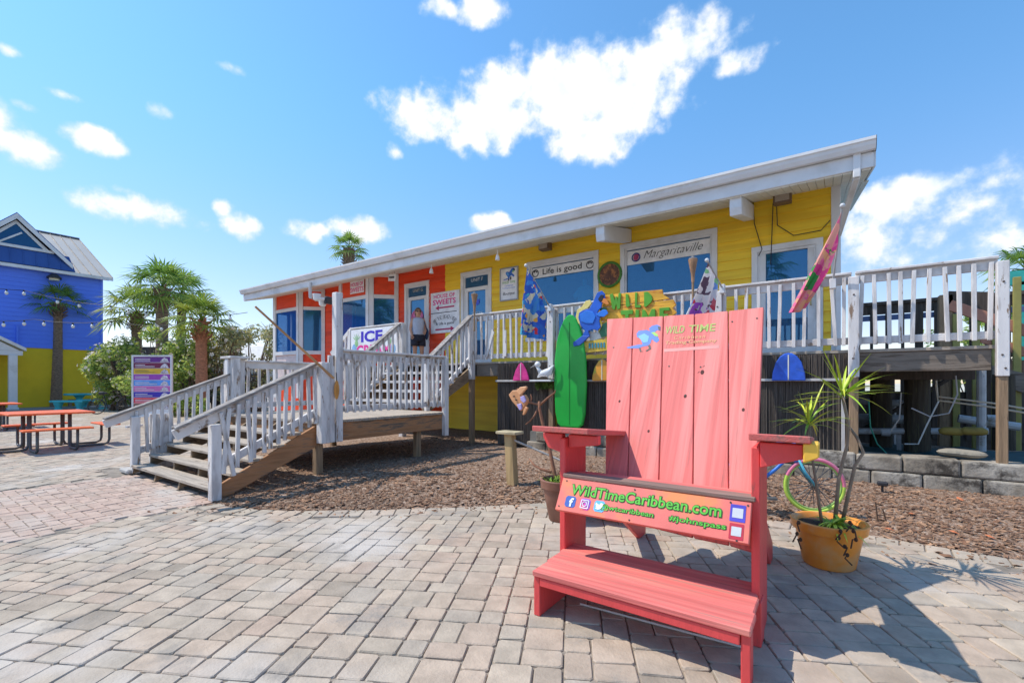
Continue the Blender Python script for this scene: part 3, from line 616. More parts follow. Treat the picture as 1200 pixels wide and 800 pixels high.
def rail_run(root, p, q, zp, zq, zb, n, name='railing', lean=.012, face=-1, cap=True, mcap=None, skip=(), tilt={}, hb=.06, bs=0):
    """railing from p to q (plan points), zp/zq rail-top heights at the ends, zb = height of the bottom rail below the top"""
    p = V((p[0], p[1], 0)); q = V((q[0], q[1], 0)); d = (q-p).normalized(); nn = V((d.y, -d.x, 0))*(1 if face > 0 else -1)
    P0 = p+V((0,0,zp)); Q0 = q+V((0,0,zq)); mb = MB()
    mb.bar(P0+V((0,0,-.075)), Q0+V((0,0,-.075)), .04, .12); r = obj(name, mb, M['white'], root, bevel=.005)
    if cap: mb = MB(); mb.bar(P0, Q0, .14, .032); obj('cap_rail', mb, mcap or M['white'], r, bevel=.006)
    mb = MB(); mb.bar(P0.lerp(Q0, bs)+V((0,0,-zb)), Q0+V((0,0,-zb)), .04, .09); obj('bottom_rail', mb, M['white'], r, bevel=.005)
    for i in range(n):
        if i in skip: continue
        f = (i+.5+RN.uniform(-.08,.08))/n; c = P0.lerp(Q0, f); tl = tilt.get(i, RN.uniform(-lean, lean))
        top = c+V((0,0,-.05))+nn*.042; bot = c+V((0,0,-zb-hb))+nn*.042+d*tl*2
        mb = MB(); mb.bar(bot, top, .042, .038, up=nn); obj('baluster', mb, M['whitev'], r, bevel=.004)
    return r
def post(root, x, y, z0, z1, w=.13, m='whitev', name='post', cap=False):
    mb = MB(); mb.box(x-w/2, x+w/2, y-w/2, y+w/2, z0, z1)
    o = obj(name, mb, M[m], root, bevel=.007)
    return o
RT = EYE+1.435; PX = [-6.2, -4.26, -2.85, -1.39, .24, 1.585]
for i, x in enumerate(PX):
    wx = .10 if i == 5 else .115
    post(deck, x, DY-.10, DZ-.36, RT-.06, wx)
    mb = MB(); [mb.cyl((x+sx,DY-.10-wx/2-.006,DZ+dz), (x+sx,DY-.10-wx/2+.004,DZ+dz), .011, n=8) for sx, dz in ((-.01,-.12),(.015,-.27),(0,.70))]; obj('bolts', mb, plain('rusty bolt', (.10,.07,.055), .7), deck)
    post(deck, x, DY-.09, .05 if x < -4.3 else .40, DZ-.364, wx*.86, 'woodv', 'support_post')
for a, b, n in zip(PX, PX[1:], (13, 9, 10, 11, 10)):
    rail_run(deck, (a+.02, DY-.02), (b-.02, DY-.02), RT, RT, .88, n, face=1, lean=.016, tilt={9:.025} if a == -1.39 else {})
for x in (-8.4, -10.4): post(deck, x, DY-.03, .05, RT-.03)
rail_run(deck, (-10.4, DY), (-8.4, DY), RT, RT, .88, 13, face=1)
mb = MB()
for (a, b, c, d) in [(-.95,0,-.32,.62),(.02,0,-.32,.62)]:
    mb.bar((-5.35+a*.5, DY-.075, DZ+.1), (-5.35-.16+(a+.5)*.3, DY-.075, DZ+.62), .06, .03, up=(0,1,0))
obj('brace', mb, M['whitev'], deck)
mb = MB(); mb.bar((-10.4,DY,RT),(-11.3,DY,RT-.62), .06,.1); 
for i in range(6): x = -10.5-i*.14; z = RT-(x+10.4)*-.69; mb.box(x-.02, x+.02, DY-.04, DY, z-.9, z-.04)
mb.bar((-10.4,DY,RT-.85),(-11.3,DY,RT-1.47), .05,.09); obj('side_stair_rail', mb, M['white'], deck)
mb = MB()
for i in range(5): mb.box(-10.45-i*.28-.28, -10.45-i*.28, DY+.05, BY-.2, DZ-.2-i*.3-.04, DZ-.2-i*.3)
mb.box(-10.46,-10.42,DY+.05,FW-.1,0,DZ-.05); obj('side_steps', mb, M['tread'], deck)
# ================================================================ stairs with landing
st = thing('staircase', 'weathered white railed timber staircase with a landing leading up to the deck', 'staircase', (-7.1, 4, 0))
LX0, LX1, LY0, LY1, LZ = -8.5, -5.72, 3.60, 6.05, .815
mb = MB(); y = LY0-.03
while y < LY1+.05: mb.box(LX0, LX1+.03, y, y+.135, LZ-.04, LZ); y += .143
obj('landing_floor', mb, M['tread'], st, bevel=.004)
mb = MB(); mb.box(LX1-.045, LX1, LY0, LY1, LZ-.30, LZ-.043); obj('beam', mb, M['woody'], st, bevel=.006)
mb = MB(); mb.box(LX0, LX0+.045, LY0, LY1, LZ-.30, LZ-.043); mb.box(LX0+.05, LX1-.05, LY0, LY0+.045, LZ-.30, LZ-.043); mb.box(LX0+.05, LX1-.05, LY1-.05, LY1-.005, LZ-.30, LZ-.043); obj('beam', mb, M['woody'], st, bevel=.006)
for (x, y) in ((LX1-.10, LY0+.05), (LX1-.10, 5.5), (LX0+.12, LY0+.1), (LX0+.12, 5.6)): post(st, x, y, 0, LZ-.05, .10, 'woodv', 'support_post')
NS = 6; FY0 = 2.33; run = (LY0-FY0)/NS; rise = LZ/NS
for i in range(NS-1):
    z = rise*(i+1); y = FY0+i*run
    mb = MB(); mb.box(LX0+.10, LX1-.06, y-.03, y+run*.46, z-.038, z); mb.box(LX0+.10, LX1-.06, y+run*.5, y+run*.98, z-.038, z); obj('tread', mb, M['tread'], st, bevel=.005)
mb = MB(); mb.prism([(LX1-.10,FY0,0),(LX1-.10,FY0+.12,0),(LX1-.10,LY0+.02,LZ-.345),(LX1-.10,LY0+.02,LZ-.05),(LX1-.10,FY0,.13)], (.045,0,0)); obj('stringer', mb, M['woody'], st, bevel=.006)
for x in (LX0+.07, LX0+.95, LX0+1.75):
    mb = MB(); pts = [(x,FY0-.02,0),(x,LY0,LZ-.35),(x,LY0,LZ-.04)]
    for i in range(NS-2, -1, -1): pts += [(x,FY0+(i+1)*run-.01,rise*(i+1)-.04),(x,FY0+i*run,rise*(i+1)-.04)]
    mb.prism(pts, (.045,0,0)); obj('stringer', mb, M['wood'], st)
NU = 5; UY0 = LY1; ur = (DY-UY0)/NU; uri = (DZ-LZ)/NU
for i in range(NU-1):
    z = LZ+uri*(i+1); y = UY0+i*ur+.02; mb = MB(); mb.box(-8.45, -6.3, y-.04, y+ur+.0, z-.04, z); obj('tread', mb, M['tread'], st, bevel=.005)
    mb = MB(); mb.box(-8.45, -6.3, y-.045, y-.042, z-.05, z+.002); obj('nosing', mb, M['white'], st)
for x in (-8.5, -6.28):
    mb = MB(); mb.prism([(x,UY0,LZ-.1),(x,DY,DZ-.33),(x,DY,DZ-.05),(x,UY0+.05,LZ+.06),(x,UY0,LZ+.06)], (.045,0,0)); obj('stringer', mb, M['wood'], st)
# landing rails
post(st, LX1+.04, LY1, LZ-.42, LZ+.97, .09); post(st, LX1+.03, 3.87, LZ-.30, 2.60, .108); post(st, LX1+.05, 3.64, LZ-.30, LZ+.80, .13)
mb = MB(); mb.box(LX1+.03, LX1+.075, 3.71, 3.80, LZ-.30, LZ+.90); obj('post_board', mb, M['whitev'], st, bevel=.005)
rail_run(st, (LX1, 3.94), (LX1, LY1), LZ+.985, LZ+.985, .83, 17, face=1, lean=.008)
post(st, LX0, LY1, LZ-.3, LZ+.95, .1)
for dx, dy in ((0,.08),(0,.25),(.12,.12),(-.13,.12)): post(st, LX0+dx, LY0+dy, LZ-.4, LZ+.93+dx*.2, .115)
mb = MB(); mb.box(LX0-.2, LX0+.19, LY0+.01, LY0+.32, LZ+.94, LZ+.98); obj('post_cap', mb, M['white'], st, bevel=.006)
rail_run(st, (LX0, LY0+.34), (LX0, LY1), LZ+.91, LZ+.91, .78, 13, face=-1)
# lower flight rails: handrails run out past the newels
def slope_rail(x, y0, z0, y1, z1, n, tilt, mcap):
    r = rail_run(st, (x, y0), (x, y1), z0, z1, .76, n, face=1, tilt=tilt, mcap=mcap, lean=.012, skip=(0,1))
    return r
m_cap = mat('bare grey cap rail', (.25,.22,.20), .85, .3, 3, .4, 14, WOODY, second=(.6,.58,.56), thr=.6, sscale=4)
mb = MB()
RZ0, RZ1 = .85, 1.60
r1 = rail_run(st, (LX1, 1.93), (LX1, 3.56), RZ0, RZ1, .66, 17, face=1, mcap=m_cap, skip=(0,1,2,3), tilt={4:.07,5:-.03,7:.02}, lean=.012, hb=.13, bs=.26)
r2 = rail_run(st, (LX0, 2.02), (LX0, 3.70), .82, 1.50, .66, 16, face=1, mcap=m_cap, skip=(0,1,2), lean=.012, bs=.22)
post(st, LX1-.02, 2.33, 0, .86, .105); post(st, LX0+.06, 2.36, 0, .84, .10); post(st, LX0-.03, 2.40, 0, .80, .07)
mb = MB(); mb.box(LX0-.05, LX0+.0, 2.56, 2.86, .02, .86); obj('side_board', mb, M['whitev'], st, bevel=.006)
mb = MB(); mb.box(LX0-.25, LX0+.1, 2.25, 2.5, 0, .07); obj('footing', mb, plain('concrete', (.45,.43,.41), .9), st, bevel=.02)
# upper flight rails
rail_run(st, (-6.22, UY0+.1), (-6.22, DY-.1), LZ+.97, RT-.01, .88, 9, face=1, mcap=m_cap); rail_run(st, (-8.45, UY0+.1), (-8.45, DY-.1), LZ+.97, RT-.01, .88, 9, face=1, mcap=m_cap)
post(st, -6.22, UY0+.06, LZ, LZ+.95, .1)
# ================================================================ reed screens, retaining wall
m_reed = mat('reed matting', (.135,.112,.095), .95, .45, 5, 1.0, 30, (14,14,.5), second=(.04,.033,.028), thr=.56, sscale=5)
lab = ['reed screen below the deck under the pink board tip, leftmost of the row', 'reed screen below the deck behind the green surfboard', 'reed screen below the deck hidden behind the giant chair back', 'reed screen below the deck behind the bicycle, rightmost of the row']
for (a, b), lb in zip([(-5.56,-4.36),(-4.18,-2.92),(-2.78,-1.46),(-1.32,.17)], lab):
    t = thing('reed_screen', lb, 'screen', ((a+b)/2, DY-.08, .1), group='reed screens under the deck')
    mb = MB(); z0 = .12 if a < -4.4 else .44; x = a+.03
    while x < b-.03:
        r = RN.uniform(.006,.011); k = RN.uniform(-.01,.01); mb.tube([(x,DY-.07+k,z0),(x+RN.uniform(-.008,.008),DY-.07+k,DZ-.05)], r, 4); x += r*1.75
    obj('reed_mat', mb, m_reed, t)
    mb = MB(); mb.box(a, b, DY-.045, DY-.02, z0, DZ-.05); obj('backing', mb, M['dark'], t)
    mb = MB(); mb.box(a, b, DY-.115, DY-.085, 1.36, 1.395); mb.box(b-.06, b-.02, DY-.11, DY-.082, z0, 1.36) if b > 0 else None; obj('batten', mb, plain('pale batten', (.52,.50,.48)), t, bevel=.003)
rw = thing('retaining_wall', 'low grey concrete block retaining wall along the mulch below the deck', 'wall', (0, 7.4, 0))
m_block = mat('old concrete block', (.27,.23,.18), .95, .3, 4, 1.0, 18, second=(.06,.05,.04), thr=.55, sscale=3.0, soft=.09, third=(.46,.42,.36), thr3=.55, s3=1.5)
mb = MB(); m_ = MB()
for row, (z0, z1) in enumerate(((-.02,.235),(.245,.44))):
    x = -4.75+row*.2
    while x < 6:
        l = RN.uniform(.44,.62) if row else RN.uniform(.38,.56); y0 = 7.28+RN.uniform(-.012,.012)+row*.015
        (mb if row == 0 else m_).box(x, x+l-.012, y0, 7.62, z0, z1+RN.uniform(-.01,.006)); x += l
obj('block_course', mb, m_block, rw, bevel=.022, seg=2); obj('block_course', m_, m_block, rw, bevel=.022, seg=2)
mb = MB(); mb.box(-4.7, 5.9, 7.34, 7.60, 0, .42); obj('core', mb, plain('mortar', (.2,.19,.17), .95), rw)
# under the deck: pilings, pipes, tarp, cables
m_pile = mat('creosote piling', (.055,.045,.032), .9, .3, 3, .6, 12, WOODV, second=(.09,.085,.04), thr=.6)
for i, (x, y, r, lb) in enumerate([(.62,8.9,.14,'thick dark round piling under the deck, nearest the shop corner'),(1.0,8.6,.15,'thick dark round piling under the deck, middle of the three'),(2.2,10.2,.13,'dark round piling under the deck behind the right corner post')]):
    mb = MB(); mb.cyl((x,y,.2),(x,y,DZ-.3), r, r*.95, 14); o = obj('piling', mb, m_pile); tag(o, lb, 'piling', 'pilings under the deck')
m_pvc = plain('white pipe', (.42,.43,.44), .5, second=(.2,.18,.15), thr=.58, sscale=4)
for (p, q, r, lb) in [(at(1003,505,8.6),at(1158,505,8.6),.045,'long white plastic pipe lying lowest under the deck'),(at(1003,470,9.6),at(1074,473,9.6),.055,'white pipe crossing high behind the dark pilings'),(at(1002,489,9.4),at(1076,492,9.4),.07,'wide pale pipe lying behind the dark pilings'),(at(1123,490,9.4),at(1195,500,9.4),.06,'pale pipe running right past the corner post')]:
    mb = MB(); mb.cyl(p, q, r, n=10); mb.cyl(p+V((.3,0,0)), p+V((.4,0,0)), r*1.15, n=10); mb.cyl(V((p.x+.5,p.y+r,.25)), p+V((.5,r,0)), .03, n=6); o = obj('pipe', mb, m_pvc); tag(o, lb, 'pipe', 'pipes under the deck')
p = at(1150, 450, 8.9); mb = MB(); mb.cyl((p.x,p.y,.2),(p.x,p.y,DZ-.1), .05, n=10); mb.cyl((p.x,p.y,.2),(p.x,p.y,.34), .07, n=10); o = obj('standpipe', mb, m_pvc); tag(o, 'upright white pipe standing under the deck left of the corner post', 'pipe')
for pts, c, lb in [([(1018,470),(1020,500),(1028,520),(1045,537)],(.03,.25,.16),'thin green hose hanging over the block wall'),([(1068,478),(1090,488),(1112,484),(1122,462),(1120,440)],(.35,.35,.36),'grey cable looping between the pilings'),([(1100,470),(1086,498),(1076,520),(1060,520)],(.45,.47,.46),'pale cable trailing from the pilings to the floor'),([(1056,460),(1054,490),(1044,505)],(.35,.33,.3),'brown cord hanging behind the reed end post')]:
    mb = MB(); mb.tube([at(x, y, 7.9) for x, y in pts], .009, 6); o = obj('hose', mb, plain('hose %.2f' % c[1], c, .5)); tag(o, lb, 'hose')
mb = MB()
for dz in (0, .05): mb.tube([at(1097,450,8.2)+V((0,0,dz)), at(1099,469,8.2)+V((0,0,dz)), at(1163,477,8.0)+V((0,0,dz)), at(1215,486,7.9)+V((0,0,dz))], .012, 6)
o = obj('conduit', mb, plain('tan conduit', (.50,.44,.34))); tag(o, 'pair of tan conduits bending along under the deck', 'conduit')
mb = MB(); k = 18
for i in range(k+1):
    for j in range(9):
        x = .3+i*.16; y = 7.7+j*.2; mb.v.append(V((x, y, .37+.05*noise.noise(V((x*3,y*3,5)))+.02*math.sin(x*9+y*4))))
for i in range(k):
    for j in range(8): a = i*9+j; mb.f.append((a, a+9, a+10, a+1)); mb.m.append(0)
o = obj('tarp', mb, plain('teal tarp', (.022,.07,.075), .6), smooth=True); tag(o, 'crumpled teal tarp spread on the ground behind the block wall', 'tarp'); o.modifiers.new('s', 'SOLIDIFY').thickness = .004
mb = MB()
for i in range(3): p = at(1118+i*9, 528+i, 7.55); mb.ell(p+V((0,0,-.02)), .16,.10,.05, 12, 6)
o = obj('rope_coil', mb, plain('old rope', (.28,.25,.2), .9, bump=.6)); tag(o, 'heap of old grey rope lying on the block wall top', 'rope')

for px, lb in ((1116,'dull yellow float lying under the deck left of the standpipe'),(1141,'dull yellow float lying under the deck behind the standpipe')):
    p = at(px, 506, 8.2); mb = MB(); mb.tube([p+V((-.13,0,0)), p+V((-.08,0,.01)), p+V((.08,.02,.01)), p+V((.13,.02,0))], [.03,.055,.055,.03], 10); o = obj('fishing_float', mb, plain('dull yellow float', (.24,.17,.035), .7, var=.3), smooth=True); tag(o, lb, 'float', 'floats under the deck')
mb = MB(); obj('cross_brace', mb.bar((.3,9.2,.5),(1.5,9.3,1.45),.14,.04), M['dark'], deck); mb = MB(); mb.bar((.35,8.4,1.46),(1.55,8.4,1.46),.05,.16); obj('joist_beam', mb, M['dark'], deck)
# ================================================================ giant chair
ch = thing('giant_chair', 'oversized coral pink wooden lounge chair with a website board and footrest on the pavers', 'chair', (-.85, 2.7, 0))
# back: five boards, fanning out and leaning back
YB, YT = 2.98, 3.70
npl = V((0,-(1.885-.72),YT-YB)).normalized()
def bpl(px, py):
    t = (px-600)/F; d = V((-SN+CS*t, CS+SN*t, -(py-HOR)/F)); return V((0,0,EYE))+d*((V((0,YB,.72))-V((0,0,EYE))).dot(npl)/d.dot(npl))
tops = [bpl(711,373.5), bpl(742,371.8), bpl(777.5,370), bpl(814,367.5), bpl(853.5,364), bpl(895.5,359.5)]
bots = [bpl(709,552), bpl(735.5,556), bpl(772,563), bpl(812,570), bpl(854,576), bpl(886,582)]
zt_ = sum(p.z for p in tops)/6; dirs = [(b-a) for a, b in zip(tops, bots)]
def ext(a, b): return b+(b-a)*.22
nb = npl.copy()
if nb.y > 0: nb = -nb
for i in range(5):
    g = .0028
    a, b = tops[i].lerp(tops[i+1], g/.2), tops[i+1].lerp(tops[i], g/.2); c, d = ext(tops[i+1], bots[i+1]), ext(tops[i], bots[i])
    dx = V((g,0,0)); off = V((0,0,0))
    mb = MB(); mb.prism([a+off, b+off, c-dx+off, d+dx+off], -nb*.04); obj('back_board', mb, M['pink'], ch, bevel=.004)
mb = MB()
for f in (.28, .80):
    l = tops[0].lerp(bots[0], f)-nb*.062; r = tops[5].lerp(bots[5], f)-nb*.062; mb.bar(l+V((.05,0,0)), r-V((.05,0,0)), .04, .12, up=(0,.4,1))
obj('back_brace', mb, M['pinkx'], ch, bevel=.004)
# artwork on the back: macaw and shop name
bu = V((1,0,0)); bv = V((0,YT-YB,1.885-.72)).normalized(); bv = (bv-bu*bv.dot(bu)).normalized(); nb2 = bu.cross(bv)
def onback(px, py, lift=.0012):
    t = (px-600)/F; d = V((-SN+CS*t, CS+SN*t, -(py-HOR)/F)); o = V((0,0,EYE)); k = (tops[2]-o).dot(nb2)/d.dot(nb2); return o+d*k+nb2*lift
def poly_on(pts, m, name, lift=.0012, th=.001):
    mb = MB(); mb.prism([onback(x, y, lift) for x, y in pts], -nb2*th); obj(name, mb, m, ch)
def crop(pts): return [(700+x/6, 355+y/6) for x, y in pts]
poly_on(crop([(205,312),(290,292),(318,292),(305,250),(280,240),(276,215),(292,195),(345,190),(372,198),(362,180),(385,160),(420,152),(445,165),(444,195),(420,190),(405,205),(385,205),(400,232),(428,240),(436,262),(418,278),(398,268),(384,252),(372,285),(355,300),(320,305),(290,318),(215,318)]), m_blu, 'macaw_body')
poly_on(crop([(285,235),(330,215),(365,235),(355,275),(325,280)]), plain('sky blue paint', (.05,.20,.68)), 'macaw_wing', .0024)
poly_on(crop([(378,208),(402,204),(424,222),(428,238),(402,230)]), plain('leaf green paint', (.25,.55,.1)), 'macaw_face', .0024)
poly_on(crop([(425,165),(444,168),(443,196),(430,188)]), m_ink, 'macaw_beak', .0024)
poly_on(crop([(292,318),(304,316),(306,336),(320,340),(300,344)]), m_ink, 'macaw_foot', .0024); poly_on(crop([(356,300),(372,296),(378,322),(345,342),(340,335),(364,320)]), m_ink, 'macaw_foot', .0024)
m_lg = plain('faded green lettering', (.36,.44,.10)); m_tan = plain('faded tan lettering', (.68,.35,.16))
def btext(s, px, py, wpx, hpx, m, **k):
    c = onback(px, py); L = (onback(px+wpx/2, py)-onback(px-wpx/2, py)).length; Hh = (onback(px, py-hpx/2)-onback(px, py+hpx/2)).length
    text(s, c, bu, bv, L, Hh, m, ch, **k)
btext('WILD', 791, 386.5, 22, 8.5, m_lg, bold=.012); btext('TIME', 822.5, 384.5, 31, 8.5, m_lg, bold=.012)
btext('Caribbean', 808, 395, 36, 4, m_tan, spacing=1.3, bold=.01); btext('Trading Company', 809, 401, 60, 5, m_tan, bold=.015)
poly_on([(778,409),(843,404),(843,408),(778,412.5)], plain('faded white stroke', (.66,.27,.25)), 'paint_stroke')
mb = MB()
for (x, y) in [(719,407),(858,377),(887,373),(806,401),(803,463),(821,430),(784,429)]: c = onback(x, y); mb.cyl(c-nb2*.002, c+nb2*.002, .006, n=8)
obj('screws', mb, M['black'], ch)
mb = MB()
for (x, y, r) in [(823,436,.016),(803,464,.013),(760,505,.010),(871,480,.011),(726,470,.010)]: c = onback(x, y); mb.add([c+bu*(r*math.cos(a_k)*.8)+bv*(r*math.sin(a_k)*1.2) for a_k in [k*.628 for k in range(10)]], [tuple(range(10))])
for k, (x, y) in enumerate([(823,430),(817,437)]): c = onback(x, y); mb.add([c, c+bu*.012+bv*.004, c+bu*.016+bv*.016, c+bu*.006+bv*.006], [(0,1,2,3)])
obj('knots', mb, plain('wood knot', (.10,.035,.03), .8), ch)
# posts, arms
XLp, XRp = -1.43, -.315
for x, y0, y1 in ((XLp, 2.62, 2.93), (XRp, 2.62, 2.93)):
    mb = MB(); mb.box(x-.02, x+.02, y0, y1, 0, .975 if x < -1 else 1.005); obj('front_post', mb, M['red'], ch, bevel=.005)
def arm(xo, xi, z, side):
    mb = MB(); yb = 3.62
    def zz(y): return z-.035-(y-2.52)*.105
    mb.prism([(x,y,zz(y)) for x, y in ((xo,2.52),(xi,2.52),(xi,3.3),((xo*.3+xi*.7),yb),((xo*.45+xi*.55),yb),(xo,2.95))], (0,0,.035)); a = obj('arm', mb, M['armw'], ch, bevel=.005)
    return a
arm(-1.60, -1.20, 1.055, -1); arm(-.075, -.335, 1.085, 1)
mb = MB(); mb.prism([(-1.452,2.66,.998),(-1.60,2.66,.998),(-1.60,2.66,.965),(-1.56,2.66,.90),(-1.452,2.66,.87)], (0,.05,0)); mb.prism([(-1.408,2.66,.998),(-1.20,2.66,.998),(-1.20,2.66,.94),(-1.408,2.66,.91)], (0,.05,0)); obj('arm_bracket', mb, M['red'], ch, bevel=.005)
mb = MB(); mb.prism([(-.293,2.60,1.035),(-.11,2.60,1.035),(-.11,2.60,.965),(-.293,2.60,.905)], (0,.05,0)); obj('arm_bracket', mb, M['red'], ch, bevel=.005)
mb = MB(); mb.prism([(-.108,2.535,1.049),(-.045,2.535,1.052),(-.045,2.535,.985),(-.108,2.535,.955)], (0,.12,0)); obj('end_block', mb, plain('yellow painted wood', (.80,.47,.06), .5), ch, bevel=.006)
# seat and board with lettering
sx0, sx1 = -1.415, -.335
mb = MB(); mb.box(sx0, sx1+.02, 2.60, 2.685, .728, .752); s_ = obj('seat_board', mb, M['edge'], ch, bevel=.004)
for i in range(3):
    mb = MB(); y = 2.695+i*.1; mb.box(sx0+.03, sx1-.01, y, y+.092, .722-i*.025, .745-i*.025); obj('seat_board', mb, M['pinkx'], ch, bevel=.004)
for x in (sx0+.05, sx1-.05):
    mb = MB(); mb.prism([(x-.02,2.64,.72),(x-.02,3.35,.55),(x-.02,4.0,.12),(x-.02,4.0,0),(x-.02,3.85,0),(x-.02,3.25,.40),(x-.02,2.64,.56)], (.04,0,0)); obj('rear_leg', mb, M['red'], ch, bevel=.005)
pt0, pt1 = V((sx0,2.605,.727)), V((sx1+.005,2.605,.727)); dn = V((0,-.11,-.185)).normalized(); PH = .213
up_ = -dn; pn = RX.cross(up_).normalized(); pn = -pn if pn.y > 0 else pn
mb = MB(); mb.prism([pt0, pt1, pt1+dn*PH, pt0+dn*PH], -pn*.03); m_panel = mat('hand painted coral board', (.72,.16,.135), .5, .10, 4, .1, 20, third=(.80,.24,.08), thr3=.60, s3=4); pan = obj('sign_panel', mb, m_panel, ch, bevel=.003)
PW = (pt1-pt0).length
def onp(u, v, l=.003): return pt0+RX*(u*PW)+dn*(v*PH)+pn*l
m_dkg = plain('dark green outline', (.015,.07,.015)); m_brg = plain('bright green lettering', (.10,.50,.04))
for (s, u, v, w_, h_, sp) in (('WildTimeCaribbean.com', .475, .33, .80, .30, 1.0), ('@wtcaribbean', .415, .71, .29, .17, 1.0), ('#johnspass', .77, .715, .26, .17, 1.05)):
    text(s, onp(u, v, .0015), RX, up_, w_*PW+.010, h_*PH+.009, m_dkg, pan, bold=.055, ext=.001); text(s, onp(u, v, .0035), RX, up_, w_*PW, h_*PH, m_brg, pan, bold=.012, ext=.001)
def tile(u, v, s, m, name, l=.002, s2=None):
    hw, hh = s/2, (s2 or s)/2; c = onp(u, v, l); k = (.03 if s2 or name == 'frame_face' else .16)*s; P_ = []
    for (x, y) in [(-hw+k,-hh),(hw-k,-hh),(hw,-hh+k),(hw,hh-k),(hw-k,hh),(-hw+k,hh),(-hw,hh-k),(-hw,-hh+k)]: P_.append(c+RX*x+up_*y)
    mb = MB(); mb.prism(P_, -pn*.0018); obj(name, mb, m, pan); return c
c = tile(.085, .70, .070, plain('social blue', (.03,.10,.42)), 'icon'); text('f', c+pn*.002+RX*.008-up_*.004, RX, up_, .028, .055, m_wht, pan, bold=.03)
m_grad = bpy.data.materials.new('purple orange icon'); m_grad.use_nodes = True; nt = m_grad.node_tree; tcn = N(nt, 'ShaderNodeTexCoord'); gr = N(nt, 'ShaderNodeTexGradient'); mp = N(nt, 'ShaderNodeMapping'); cr = N(nt, 'ShaderNodeValToRGB')
mp.inputs['Scale'].default_value = (1,1,1); nt.links.new(tcn.outputs['Generated'], mp.inputs[0]); mp.inputs['Rotation'].default_value = (rad(90),0,rad(40)); nt.links.new(mp.outputs[0], gr.inputs[0]); nt.links.new(gr.outputs[1], cr.inputs[0])
e = cr.color_ramp.elements; e[0].color = (.80,.30,.06,1); e[1].color = (.25,.05,.55,1); x_ = e.new(.5); x_.color = (.75,.05,.25,1); nt.links.new(cr.outputs[0], nt.nodes['Principled BSDF'].inputs['Base Color'])
c = tile(.175, .71, .070, m_grad, 'icon'); mb = MB(); mb.torus(c+pn*.002, .014, .003, axis=pn, n=20, m=5)
for q in [(-1,-1,1,-1),(1,-1,1,1),(1,1,-1,1),(-1,1,-1,-1)]: mb.bar(c+pn*.002+(RX*q[0]+up_*q[1])*.024, c+pn*.002+(RX*q[2]+up_*q[3])*.024, .005, .003, up=pn)
mb.ell(c+pn*.002+(RX+up_)*.016, .003,.003,.003, 6, 4); obj('icon_mark', mb, m_wht, pan)
c = tile(.262, .70, .066, plain('bird icon blue', (.10,.42,.80)), 'icon')
mb = MB(); mb.prism([c+pn*.0035+RX*x*.05+up_*y*.05 for x, y in [(-.5,-.3),(-.1,-.45),(.25,-.3),(.42,.0),(.44,.2),(.55,.32),(.4,.32),(.25,.42),(.08,.36),(.04,.18),(-.2,.22),(-.45,.4),(-.48,.15),(-.38,.0),(-.42,-.1),(-.25,-.2)]], -pn*.0018); obj('icon_mark', mb, m_wht, pan)
tile(.945, .32, .072, plain('indigo frame', (.06,.05,.45)), 'frame', s2=.088); tile(.945, .32, .050, plain('blank grey', (.50,.52,.56)), 'frame_face', .0035)
tile(.945, .76, .066, plain('crimson frame', (.48,.02,.05)), 'frame', s2=.080); tile(.945, .76, .046, plain('blank grey', (.50,.52,.56)), 'frame_face', .0035)
mb = MB()
for u, v in [(.03,.1),(.02,.88),(.44,.09),(.44,.93),(.91,.08),(.95,.97),(.985,.1)]: mb.cyl(onp(u, v, .0), onp(u, v, .003), .005, n=8)
obj('screws', mb, M['black'], pan)
# footrest
fl, fr_ = -1.405, -.285; fz = .262
for i in range(3):
    y0 = 2.215+i*.185; mb = MB(); a = .03*i
    mb.box(fl-.012*i, fr_-.0-.01*i, y0, y0+.182, fz-.035, fz-RN.uniform(0,.003)); obj('footrest_board', mb, M['pinkx'], ch, bevel=.006)
mb = MB(); mb.box(fl+.045, fr_-.045, 2.222, 2.262, fz-.085, fz-.037); obj('footrest_rail', mb, M['red'], ch, bevel=.004)
for x in (fl+.002, fr_-.042):
    mb = MB(); mb.box(x, x+.04, 2.23, 2.62 if x < -1 else 2.31, 0, fz-.037); obj('footrest_leg', mb, M['red'], ch, bevel=.004)
mb = MB(); mb.box(fr_-.042, fr_-.002, 2.60, 2.72, 0, fz-.037); obj('footrest_leg', mb, M['red'], ch, bevel=.004)
mb = MB(); mb.cyl(gnd(680,707,.012), gnd(868,757,.012), .006, n=6); o = obj('thin_rod', mb, plain('pale wire', (.7,.68,.62), .4)); tag(o, 'thin pale rod lying on the pavers under the pink footrest', 'rod')

# ================================================================ boards and signs on the deck front
def surf(name, label, c, wd, ht, y, pts_half, m, th=.05, cat='surfboard', fin=None, stripe=None):
    t = thing(name, label, cat, (c[0], y, c[1]))
    pts = [V((c[0]+a*wd/2, y, c[1]+b*ht)) for a, b in pts_half]+[V((c[0]-a*wd/2, y, c[1]+b*ht)) for a, b in reversed(pts_half) if a > .001]
    mb = MB(); mb.prism(pts, (0,-th,0)); obj('board', mb, m, t, bevel=th*.42, seg=3)
    mb = MB(); mb.bar((c[0],y-th-.002,c[1]+.03*ht), (c[0],y-th-.002,c[1]+.93*ht), .014, .006, up=(0,1,0)); obj('stringer', mb, stripe or plain('pale stringer', (.7,.7,.6)), t)
    return t
